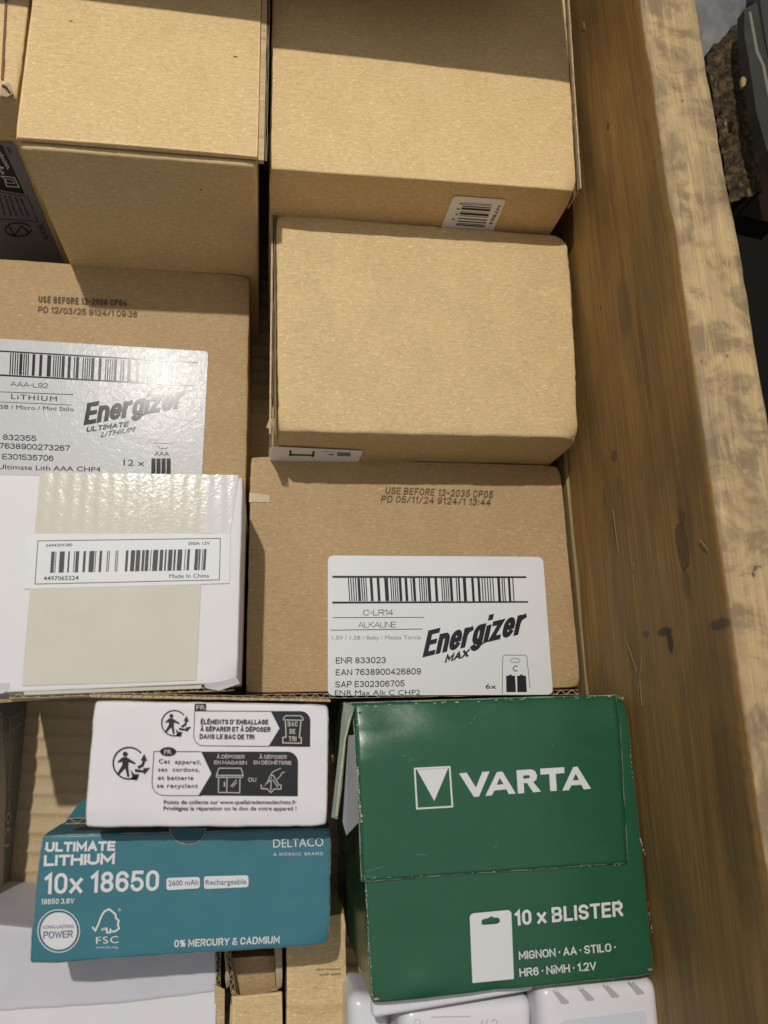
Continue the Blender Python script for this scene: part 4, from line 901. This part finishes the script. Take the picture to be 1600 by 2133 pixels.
# side flap at the left, standing open, and pale inner wall
sf = [P(716, 1462, z-.002), P(738, 1472, z+.001), P(732, 1492, z), P(721, 1533, z-.001), P(712, 1640, z-.003), P(703, 1706, z-.004), P(690, 1702, z-.006), P(706, 1560, z-.004), P(711, 1500, z-.003)]
slab('side_flap', VA, sf, (0, 0, 1), .0010, paper('flap_grey_green', (.20, .25, .21), .45, .4, .1, worn=(.4, .38, .33)))
slab('side_flap_fold', VA, [P(736, 1480, z+.0014), P(730, 1500, z), P(720, 1540, z-.001), P(709, 1640, z-.002), P(702, 1700, z-.003), P(698, 1700, z-.003), P(706, 1620, z-.002), P(716, 1540, z-.001), P(726, 1498, z)], (0, 0, 1), .0016, plain('flap_cut_edge', (.42, .38, .28), .7, .2, .5))
slab('inner_wall', VA, [P(726, 1532, z-.007), P(742, 1530, z-.004), P(748, 1712, z-.004), P(722, 1740, z-.010), P(714, 1712, z-.010)], (-.25, 0, 1), .0008, paper('pale_inner_card', (.22, .22, .235), .5, .3, .05))
# --- white box in the lower left corner
z = -.06; q = Q(z, (-200, 2330), (452, 2330), (452, 1972), (-200, 1905))
LW = thing('white_carton', 'plain white carton at the bottom left, partly under the teal box', 'box', base(q, ZF))
carton('body', LW, q, z, ZF, WHITE2, .002, 24, .0005)
pl = top(z)
def ridge(x): return 2108 - (x+60)*.062 - max(0, x-250)*.06
fp = [(-120, ridge(-60)+6)] + [(x, ridge(x)+2*mnoise.noise(Vector((x*.03, 0, 0)))) for x in range(-60, 441, 20)] + [(450, 2062), (448, 2330), (-120, 2330)]
slab('front_flap', LW, [pl.at(x, y, .0010 if y < 2300 else .004) for x, y in fp], (0, -.05, 1), .0016, WHITE)
flutes(LW, pl.at(452, 1985, .001), pl.at(450, 2060, .001), (1, 0, 0), .003, .006, .01, K_CORE)
# --- brown open carton and its neighbour at the bottom
z = -.06; q = Q(z, (484, 2330), (592, 2330), (589, 2066), (482, 2076))
OC = thing('open_carton', 'narrow brown carton with a dark open slot, right of the plain white carton', 'carton', base(q, ZF))
carton('front_panel', OC, q, z, z-.004, K_MID, .0012, 14, .0004)
qi = Q(z-.020, (480, 2074), (585, 2064), (585, 1985), (480, 1990))
carton('inner_flap', OC, qi, z-.016, z-.06, K_DARK, .0012, 10, .0006)
for (xa, xb, nm) in ((462, 478, 'torn_wall'), (566, 590, 'side_wall')):
    qq = Q(z+.001, (xa+6, 2076), (xb+3, 2070), (xb, 1900), (xa, 1900))
    carton(nm, OC, qq, z+.001, ZF, K_CORE, .0014, 18, .0014)
slab('outer_wall', OC, [P(447, 2050, z+.004), P(468, 2060, z+.003), P(466, 2330, z-.01), P(447, 2330, z-.01)], (.1, 0, 1), .0010, K_OLD)
carton('lower_walls', OC, [(qi[0][0], qi[0][1]-.08), (qi[1][0], qi[1][1]-.08), (qi[1][0], qi[1][1]-.001), (qi[0][0], qi[0][1]-.001)], z-.0045, ZF, K_OLD, .001, 6, .0003)
flutes(OC, P(470, 1985, z+.003), P(482, 2070, z+.003), (1, 0, 0), .0032, .007, .02, K_CORE)
z = -.055; q = Q(z, (596, 2330), (726, 2330), (722, 1900), (594, 1920))
RC = thing('cardboard_carton', 'creased brown carton with faint green printing, between the open slot and the white plastic charger', 'carton', base(q, ZF))
def rc_fn(w_, a_, b_, h, dd):
    if h > .9: w_.z += .0020*math.exp(-((b_-.57+.03*a_)/.02)**2) + .0010*mnoise.noise(w_*80)
    return w_
carton('body', RC, q, z, ZF, K_MID, .002, 40, .0010, rc_fn)
Ink(top(z), RC, plain('faded_green_ink', (.16, .17, .07), .7), 'faint_lettering', .0012, (430, 1960, 5.16)).text('SCREWS AND', (1440, 290), (1180, 298), 0, .01, up=(-4, 18)).text('200 pcs', (1450, 340), (1215, 358), 0, .012, up=(-4, 22)).done()

# --- white plastic chargers in the lower right corner
def pod(name, parent, q, zt, zb, mat, r=.012, n=14, label=None):
    A, B, C_, D = [Vector((p[0], p[1], 0)) for p in q]; Lx = (B-A).length; Ly = (D-A).length; Lz = zt-zb
    S_ = (Lx, Ly, Lz); sm = []
    for L in S_: sm.append([r*(1-math.cos(1.5708*i/6)) for i in range(7)] + [r+(L-2*r)*i/n for i in range(1, n)] + [L-r*(1-math.cos(1.5708*(6-i)/6)) for i in range(7)])
    verts, faces, idx = [], [], {}
    def vert(p):
        key = tuple(round(c, 7) for c in p)
        if key in idx: return idx[key]
        c = Vector([min(max(p[i], r), S_[i]-r) for i in range(3)]); d = Vector(p)-c
        c = c + d.normalized()*r if d.length > 1e-9 else c
        a_, b_ = c.x/Lx, c.y/Ly; w_ = A*(1-a_)*(1-b_)+B*a_*(1-b_)+C_*a_*b_+D*(1-a_)*b_; w_.z = zb+c.z
        idx[key] = len(verts); verts.append(w_); return idx[key]
    for ax, side in ((2, 1), (1, 0), (1, 1), (0, 0), (0, 1)):
        i0, i1_ = [k for k in range(3) if k != ax]
        for i in range(len(sm[i0])-1):
            for j in range(len(sm[i1_])-1):
                cs = [(sm[i0][i], sm[i1_][j]), (sm[i0][i+1], sm[i1_][j]), (sm[i0][i+1], sm[i1_][j+1]), (sm[i0][i], sm[i1_][j+1])]
                if (side == 0) == (ax != 1): cs = cs[::-1]
                f = []
                for c0, c1 in cs:
                    p = [0, 0, 0]; p[ax] = S_[ax]*side; p[i0] = c0; p[i1_] = c1; f.append(vert(p))
                faces.append(f)
    return mesh(name, verts, faces, mat, parent, True, None, None, label)
z = .035
q = Q(z, (1142, 2330), (1398, 2330), (1372, 2040), (1120, 2052))
CH = thing('battery_charger', 'white plastic charger with four grey slots along its back edge, beside the wooden board', 'charger', base(q, -.02))
pod('housing', CH, q, z, -.02, PLASTIC, .009)
pl = top(z)
T = (700, 2020, 2.2857)
for sx, sy in ((1040, 103), (1160, 88), (1278, 73), (1398, 58)):
    pts = [(sx-6, sy), (sx+12, sy-4), (sx+70, sy+50), (sx+66, sy+58), (sx+36, sy+60), (sx+30, sy+54)]
    slab('slot', CH, [pl.at(T[0]+x/T[2], T[1]+y/T[2], .0002) for x, y in pts], (0, 0, 1), .0003, PLASTIC2)
    slab('contact', CH, [pl.at(T[0]+x/T[2], T[1]+y/T[2], .0010) for x, y in [(sx-4, sy-4), (sx+8, sy-6), (sx+10, sy+3), (sx-2, sy+4)]], (0, 0, 1), .0006, PLASTIC)
slab('display_panel', CH, [pl.at(x, y, .0002) for x, y in [(1170, 2132), (1176, 2126), (1340, 2106), (1346, 2110), (1352, 2300), (1174, 2300)]], (0, 0, 1), .0003, PLASTIC3)
z = .02
q = Q(z, (820, 2330), (1110, 2330), (1112, 2072), (836, 2096))
C2 = thing('battery_charger', 'white plastic charger with raised lid, directly under the front edge of the green box', 'charger', base(q, -.03))
pod('housing', C2, q, z, -.03, PLASTIC, .010)
q = Q(z+.010, (774, 2120), (1108, 2062), (1112, 2020), (772, 2060)); 
pod('lid', C2, q, z+.013, z+.004, PLASTIC, .0035, 10)
pl = top(z)
i1 = Ink(pl, C2, PLASTIC2, 'faint_mark', .0003, T); i1.arc(388, 250, 14, 120, 420, 3).stroke([(455, 226), (640, 222)], 4).stroke([(700, 240), (690, 262)], 5).stroke([(722, 236), (716, 262)], 5).arc(755, 250, 12, 180, 400, 4).done()
q = Q(0, (700, 2330), (812, 2330), (800, 2090), (706, 2040))
C3 = thing('plastic_case', 'rounded white plastic case between the creased brown carton and the chargers', 'case', base(q, -.06))
pod('shell', C3, Q(-.02, (726, 2330), (812, 2330), (806, 2070), (722, 2060)), -.01, -.07, PLASTIC, .010)
# --- grey box at the left edge, seen down its printed side
zb = ZF; A = P(20, 1860, zb); B = P(60, 1440, zb)
LG = thing('grey_gloss_box', 'dark glossy printed box standing at the left edge on the cardboard sheet', 'box', ((A.x+B.x)/2-.05, (A.y+B.y)/2, zb))
d = (B-A).normalized(); nx = Vector((d.y, -d.x, 0)); B2 = B + d*.10
q = [(A-nx*.10)[:2], A[:2], B2[:2], (B2-nx*.10)[:2]]
carton('body', LG, q, -.07, zb, GREYBOX, .002, 20, .0005)
ft = Plane(A+nx*.0002, nx); T = (0, 1430, 4.54)
slab('blank_panel', LG, [ft.at(x, y, .0002) for x, y in [(-40, 1480), (4, 1482), (12, 1640), (6, 1860), (-40, 1860)]], ft.n, .0002, paper('grey_panel', (.36, .36, .34), .3, .4, .05))
i1 = Ink(ft, LG, GREYINK, 'lettering', .0006, T)
i1.text('130', (42, 1520), (62, 1190), 0, .0, up=(44, -8)).stroke([(78, 1070), (96, 1120), (82, 1160)], 7).text('Lumens', (70, 980), (92, 720), 0, 0, up=(26, -4))
i1.arc(62, 380, 40, 60, 400, 8, 20, 95).stroke([(110, 300), (215, 230)], 8).stroke([(118, 410), (215, 340)], 8).done()
# =================================================================== outside the crate, upper right
GREY = paper('dusty_tarpaulin_grey', (.17, .165, .165), .55, .35, .25, crinkle=.9)
def sheet(name, parent, px, zs, amp, freq, mat, nx=40, ny=40, seed=0, th=.01, kind=None):
    c = [P(*p, h) for p, h in zip(px, zs)]; verts, faces, uvs = [], [], []
    for j in range(ny+1):
        for i in range(nx+1):
            a_, b_ = i/nx, j/ny; p = c[0]*(1-a_)*(1-b_)+c[1]*a_*(1-b_)+c[2]*a_*b_+c[3]*(1-a_)*b_
            q_ = Vector((p.x*freq, p.y*freq, seed)); hgt = mnoise.noise(q_)+.5*mnoise.noise(q_*2.3)+.25*mnoise.noise(q_*5.1)
            ed = min(a_, b_, 1-a_, 1-b_); jit = mnoise.noise_vector(q_*1.7)*amp*.9
            verts.append(p + Vector((jit.x, jit.y, hgt*amp)))
    n = nx+1
    for j in range(ny):
        for i in range(nx): faces.append((j*n+i, j*n+i+1, (j+1)*n+i+1, (j+1)*n+i))
    k0 = len(verts); rim = list(range(n)) + [j*n+nx for j in range(1, n if ny == nx else ny+1)] + [ny*n+i for i in range(nx-1, -1, -1)] + [j*n for j in range(ny-1, 0, -1)]
    for i_ in rim: verts.append(verts[i_]-Vector((0, 0, th)))
    for i in range(len(rim)): j = (i+1) % len(rim); faces.append((rim[i], rim[j], k0+j, k0+i))
    uvs = [[(verts[k_][0], verts[k_][1]) for k_ in f] for f in faces]
    return mesh(name, verts, faces, mat, parent, True, uvs)
o = sheet('tarpaulin', None, [(1380, 260), (1640, 110), (1640, -90), (1380, -90)], [.0, .0, .0, .0], .006, 26, GREY, 70, 70, 3, .02)
o['label'] = 'crumpled dusty grey sheet behind the mossy timber outside the crate'; o['category'] = 'sheet'
MOSS = M('rotten_bark', .65, .35); u_ = MOSS.uv(); a1 = MOSS.noise(u_, 130, 6, .7, .8); a2 = MOSS.noise(MOSS.uv(scale=(260, 60, 1)), 1, 4, .6, .6)
cc = MOSS.mix(MOSS.sstep(a1, .42, .66), (.030, .019, .007), (.15, .10, .035)); cc = MOSS.mix(MOSS.sstep(a2, .62, .74), cc, (.34, .26, .13)); MOSS.col(cc); MOSS.nrm(MOSS.bump(a1, 1., .004))
o = sheet('rotten_timber', None, [(1520, 420), (1588, 400), (1538, 50), (1470, 110)], [.02, .02, .03, .03], .0042, 75, MOSS.m, 40, 130, 9, .10)
o['label'] = 'rotten brown timber with mossy crumbling bark, right of the crate rim'; o['category'] = 'timber'
SLATE = paper('dark_board_grey', (.040, .038, .031), .6, .3, .35, crinkle=.5)
db = thing('dark_board', 'dark grey weathered board lying beside the rotten timber at the upper right', 'board', tuple(P(1575, 200, .02)))
slab('board_face', db, [P(x, y, .055) for x, y in [(1536, 40), (1562, 25), (1577, 110), (1582, 128), (1608, 240), (1640, 400), (1640, 420), (1600, 366), (1582, 330), (1560, 250), (1546, 150), (1536, 90)]], (0, 0, 1), .012, SLATE)
slab('board_edge', db, [P(x, y, .067) for x, y in [(1558, 27), (1563, 27), (1578, 108), (1592, 140), (1610, 240), (1605, 240), (1586, 140), (1573, 112)]], (0, 0, 1), .0015, plain('board_edge_pale', (.20, .18, .14), .6, .3, .5))
d2 = thing('metal_sheet', 'smooth dark grey panel at the top right corner, behind the weathered board', 'metal sheet', tuple(P(1610, 80, .0)))
slab('panel_face', d2, [P(x, y, .03) for x, y in [(1568, -60), (1720, -60), (1720, 300), (1612, 215), (1584, 120), (1570, 30)]], (0, 0, 1), .012, paper('panel_grey', (.045, .044, .042), .6, .3, .2))
ch = slab('wood_chip', None, [P(x, y, .071) for x, y in [(1541, 166), (1546, 164), (1551, 170), (1549, 182), (1543, 186), (1541, 178)]], (0, 0, 1), .003, W_SPL); ch['label'] = 'tiny pale wood chip lying on the dark board outside the crate'; ch['category'] = 'wood chip'
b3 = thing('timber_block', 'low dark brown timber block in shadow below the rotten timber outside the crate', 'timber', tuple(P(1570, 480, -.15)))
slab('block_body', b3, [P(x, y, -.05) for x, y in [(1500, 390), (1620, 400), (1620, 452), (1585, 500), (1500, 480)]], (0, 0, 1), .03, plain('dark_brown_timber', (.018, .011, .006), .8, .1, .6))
for o in bpy.data.objects:
    if '_o' in o.keys(): del o['_o']
